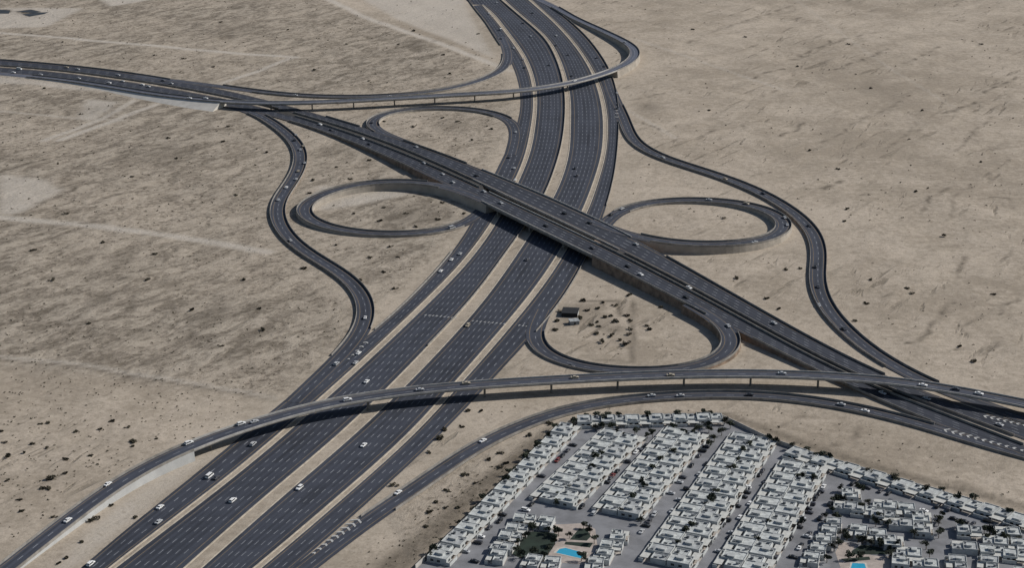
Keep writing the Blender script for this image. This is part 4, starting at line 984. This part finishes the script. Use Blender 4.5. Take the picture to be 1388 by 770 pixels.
# ---------------------------------------------------------------- cars
def car_profile(kind):
    if kind == 'suv': return [(-2.4, .35), (-2.42, .95), (-2.3, 1.1), (-1.0 - 1.1, 1.72), (.55, 1.75), (1.15, 1.12), (2.3, .98), (2.42, .7), (2.4, .35)]
    if kind == 'van': return [(-2.7, .35), (-2.72, 1.2), (-2.62, 2.1), (1.4, 2.15), (2.1, 1.25), (2.65, 1.05), (2.72, .7), (2.7, .35)]
    return [(-2.3, .32), (-2.35, .78), (-2.25, .98), (-1.55, 1.02), (-.85, 1.43), (.45, 1.45), (1.15, .98), (2.2, .84), (2.34, .65), (2.3, .32)]
def make_car(kind, body_mat):
    root = empty('car'); P = car_profile(kind); W = .92 if kind != 'van' else 1.0
    V, F = [], []
    belt = 1.0 if kind != 'van' else 1.2
    for s in (-1, 1):
        for x, zz in P: V.append((x, s * (W if zz <= belt + .12 else W * .82), zz))
    n = len(P)
    for i in range(n):
        j = (i + 1) % n; F.append((i, n + i, n + j, j))
    F.append(tuple(range(n))); F.append(tuple(range(2 * n - 1, n - 1, -1)))
    bm = bmesh.new(); vs_ = [bm.verts.new(v) for v in V]
    for f in F: bm.faces.new([vs_[i] for i in f])
    bmesh.ops.recalc_face_normals(bm, faces=bm.faces[:]); bmesh.ops.triangulate(bm, faces=[f for f in bm.faces if len(f.verts) > 4])
    bmesh.ops.bevel(bm, geom=[e for e in bm.edges if len(e.link_faces) == 2 and e.calc_face_angle(0) > .6], offset=.06, segments=1, affect='EDGES')
    me = bpy.data.meshes.new('body'); bm.to_mesh(me); bm.free(); me.materials.append(body_mat)
    bo = bpy.data.objects.new('body', me); C.objects.link(bo); bo.parent = root
    g = MB(); top = max(p[1] for p in P)
    # windscreen and rear window just proud of the sloping faces, side glass on both flanks
    def pane(a, b_, w):
        a, b_ = Vector((a[0], 0, a[1])), Vector((b_[0], 0, b_[1])); d = b_ - a; nrm = Vector((-d.z, 0, d.x)).normalized(); nrm = nrm if nrm.z > 0 else -nrm
        p, q = a + d * .1 + nrm * .02, a + d * .9 + nrm * .02
        g.quad((p.x, -w, p.z), (p.x, w, p.z), (q.x, w * .86, q.z), (q.x, -w * .86, q.z))
    up = [i for i, p in enumerate(P) if p[1] > top - .06]
    pane(P[up[0] - 1], P[up[0]], W * .8); pane(P[up[-1] + 1], P[up[-1]], W * .8)
    x0, x1 = P[up[0]][0] + .05, P[up[-1]][0] + .1
    for s in (-1, 1):
        q = [(x0 - .25, s * (W + .012), belt + .05), (x1 + .3, s * (W + .012), belt + .05), (x1 - .05, s * (W * .84 + .03), top - .12), (x0 + .1, s * (W * .84 + .03), top - .12)]
        g.quad(*(q if s < 0 else q[::-1]))
    g.build('window', glass_dark, root)
    L = 1.4 if kind != 'van' else 1.6
    for sx in (-L, L):
        for sy in (-1, 1):
            w = MB(); w.cyl((0, 0, 0), .33, .33, -.11, .11, 12, axis='y'); wo = w.build('wheel', tyre, root); wo.location = (sx, sy * (W - .06), .33)
    return root
tyre = plain('tyre rubber', (.02, .02, .02), .9, .2, 3)
def paint_mat(n, c): 
    m = plain(n, c, .35, .04, 1.0); return m
COL = {'white': paint_mat('white car paint', (.78, .78, .77)), 'silver': paint_mat('silver car paint', (.46, .47, .48)), 'dark grey': paint_mat('dark grey car paint', (.06, .06, .07)), 'black': paint_mat('black car paint', (.016, .016, .018)), 'beige': paint_mat('beige car paint', (.42, .36, .27)), 'dark red': paint_mat('dark red car paint', (.16, .03, .025))}
CARS = {k: make_car(k, COL['white']) for k in ('sedan', 'suv', 'van')}
cused = set()
def place_car(loc, tan, kind, colour, label, group, scale=1.0):
    if kind in cused: o = dup(CARS[kind], loc, 0)
    else: cused.add(kind); o = CARS[kind]; o.location = loc
    o.name = 'car'; o.rotation_euler = (0, -math.asin(max(-.2, min(.2, tan.z))), math.atan2(tan.y, tan.x)); o.scale = (scale,) * 3
    for ch in o.children:
        if ch.name.startswith('body'):
            ch.material_slots[0].link = 'OBJECT'; ch.material_slots[0].material = COL[colour]
    tag(o, label, 'car', group)
# pixel positions; w white, s silver, d dark grey, b black, g beige ; capital S / V: suv / van
TRAFFIC = {
 'lower flyover': ('on the lower flyover and its ramp', 'left', 1, [(92, 706, 'w'), (146, 657, 'w'), (256, 601, 'wS'), (327, 575, 'wS'), (345, 572, 's'), (471, 542.5, 'wS'), (569, 528.6, 's'), (632, 520, 'g'), (779, 512, 'g'), (909, 509, 'g'), (1060, 506.5, 's'), (1251, 522.5, 'w'), (1296, 528, 'd'), (1327, 534, 'w')]),
 'left collector': ('on the left collector road', 'bottom', -1, [(123, 765, 'wS'), (215, 708, 's'), (217, 688, 'w'), (284, 646, 'wV'), (293, 648, 'd'), (343, 602.5, 'sS'), (456, 493.5, 'sS'), (482, 492, 's'), (486, 479, 'w'), (597.5, 367.5, 'w'), (612, 352, 'w'), (623.5, 344, 's'), (698, 244, 'w'), (697, 228, 's'), (690, 213, 'd'), (699, 179, 's'), (711, 91, 'd'), (709, 80, 's'), (696, 65, 's'), (679, 52, 'd'), (678.6, 40, 'wV'), (662.5, 18, 's')]),
 'left main': ('on the left main carriageway', 'bottom', -1, [(315.5, 679, 'wS'), (497, 517.5, 'w'), (744, 88, 'd'), (719.6, 48.8, 's'), (709, 31, 'd'), (673, 3, 's')]),
 'right main': ('on the right main carriageway', 'bottom', 1, [(406, 662, 'wS'), (493, 604, 'w'), (634, 441.5, 'gS'), (714, 352, 'd'), (782, 238, 'dS'), (779, 228, 'b'), (775, 102.5, 'd'), (770, 74, 'd'), (753.5, 61, 'd'), (754, 48, 's'), (722, 17, 'd')]),
 'right collector': ('on the right collector road', 'bottom', 1, [(836, 147, 'b'), (836, 126, 's'), (819, 89.5, 'd'), (809, 78, 'd')]),
 'lower slip road': ('on the lower slip road', 'left', 1, [(539.5, 668.5, 'w'), (654.5, 598, 'w'), (883, 536.8, 's'), (922, 536.8, 's'), (1016, 535.6, 'd'), (1140, 548.6, 's'), (1172.5, 557.5, 'w')]),
 'left slip road': ('on the winding left slip road', 'top', -1, [(401, 183, 's'), (399, 190, 'b'), (411, 198, 'g'), (407, 203, 's'), (413, 221, 's'), (404, 232, 'g'), (401.5, 243, 's'), (388, 254, 'w'), (377, 271, 's'), (393.5, 326, 's'), (495, 431, 'w')]),
 'right slip road': ('on the winding right slip road', 'top', 1, [(898.5, 213.5, 's'), (983, 242.5, 'g'), (1035, 262, 'd'), (1097, 306, 'd'), (1105, 362, 'b'), (1109, 389, 'd'), (1110, 414, 's'), (1144, 446, 'd')]),
 'upper left loop': ('on the upper left loop', 'left', 1, [(504, 166, 'd')]),
 'left loop': ('on the raised left loop', 'left', 1, [(612.5, 309, 'sV')]),
 'right loop': ('on the raised right loop', 'left', 1, [(828, 291, 'b'), (843, 283, 's'), (961, 271, 's'), (1011.5, 276, 'g'), (1023, 328.5, 's'), (1063.5, 295, 's'), (1067, 305, 's')]),
 'lower right loop': ('on the lower right loop', 'left', 1, [(774, 496, 'd'), (987, 442, 's')]),
 'near cross': ('on the near carriageway of the crossing highway', 'left', 1, [(18, 98, 'w'), (26, 93.5, 'wV'), (55, 101, 's'), (106.5, 106, 's'), (148, 112, 'w'), (166, 109.8, 's'), (193, 114.5, 'w'), (201, 117, 's'), (434, 168.5, 'w'), (449, 176, 'd'), (492, 188, 'w'), (501, 195, 'd'), (575, 221, 's'), (600, 236, 's'), (614, 247, 's'), (656, 259.5, 's'), (679, 275, 's'), (740, 306, 'b'), (803, 336, 'd'), (851, 361, 'b'), (868.5, 372, 'w'), (934, 390, 'w'), (930, 403, 'b'), (1196, 533, 's')]),
 'far cross': ('on the far carriageway of the crossing highway', 'left', -1, [(90, 91, 'g'), (105, 93.5, 's'), (160, 101.5, 's'), (221, 109, 'd'), (232, 113, 's'), (564, 199, 's'), (646, 238, 'b'), (765, 289, 'b'), (799, 302, 'b'), (862, 331, 's'), (1049, 438, 's'), (1256, 540.5, 's'), (1354.5, 576, 's')]),
 'upper flyover': ('on the upper flyover and its ramp', 'left', -1, [(257, 132.8, 'w'), (279, 133, 'w'), (779, 109.5, 'w'), (847, 57, 's')]),
 'upper left slip road': ('on the upper left slip road', 'left', 1, [(528, 130.5, 's'), (400, 129, 's')])}
NAMES = {'w': 'white', 's': 'silver', 'd': 'dark grey', 'b': 'black', 'g': 'beige'}
for key, (where, frm, sgn, lst) in TRAFFIC.items():
    lst = sorted(lst, key=lambda q: {'left': q[0], 'top': q[1], 'bottom': -q[1]}[frm])
    for i, (x, y, code) in enumerate(lst):
        rp = min(ROADS[key], key=lambda s: (s[2][0] - x) ** 2 + (s[2][1] - y) ** 2 * 4)
        h = rp[0].z; c = at(x, y, h + .5)
        kind = {'S': 'suv', 'V': 'van'}.get(code[1:], 'sedan')
        lift = .13 if 'flyover' in key or 'loop' in key or 'slip' in key else .05
        place_car((c.x, c.y, h + lift), rp[1] * sgn, kind, NAMES[code[0]], '%s %s %s, %s from the %s' % (NAMES[code[0]], {'sedan': 'saloon car', 'suv': 'tall car', 'van': 'van'}[kind], where, ORD[i], frm), 'cars driving on the interchange', 1.08)
# parked cars along the village streets (top pixel, bottom pixel, name, n, side offset)
STREETS = [((799, 594), (629, 764), 'the first village street', 19), ((884, 604), (790, 700), 'the second village street', 16), ((973, 600), (878, 728), 'the third village street', 18), ((1046, 632), (960, 752), 'the fourth village street', 19), ((1128, 662), (1058, 762), 'the fifth village street', 20), ((1142, 659), (1385, 724), 'the right perimeter street', 18)]
for (a, b, nm, n) in STREETS:
    A, B = at(*a), at(*b); d = (B - A); L = d.length; d.normalize(); s = Vector((-d.y, d.x, 0))
    for i in range(n):
        side = rnd.choice((-1, 1)); p = A + d * (L * (i + .5 + rnd.uniform(-.3, .3)) / n) + s * side * 4.3
        if any((h - p).length < 7.0 for h in HOUSES): p = A + d * (L * (i + .5) / n) + s * side * 2.6
        cc = rnd.choice(['dark grey', 'dark grey', 'dark grey', 'black', 'black', 'black', 'black', 'silver', 'white', 'dark red' if rnd.random() < .4 else 'black'])
        along = rnd.random() < .5
        tdir = (d * rnd.choice((-1, 1))) if along else s * side
        place_car((p.x, p.y, .065), tdir, rnd.choice(['sedan', 'suv', 'sedan']), cc, '%s car parked on %s, %s from its far end' % (cc, nm, ORD[i]), 'cars parked in the village streets')
for v in list(PROTO):
    if v.name not in scene.objects: pass
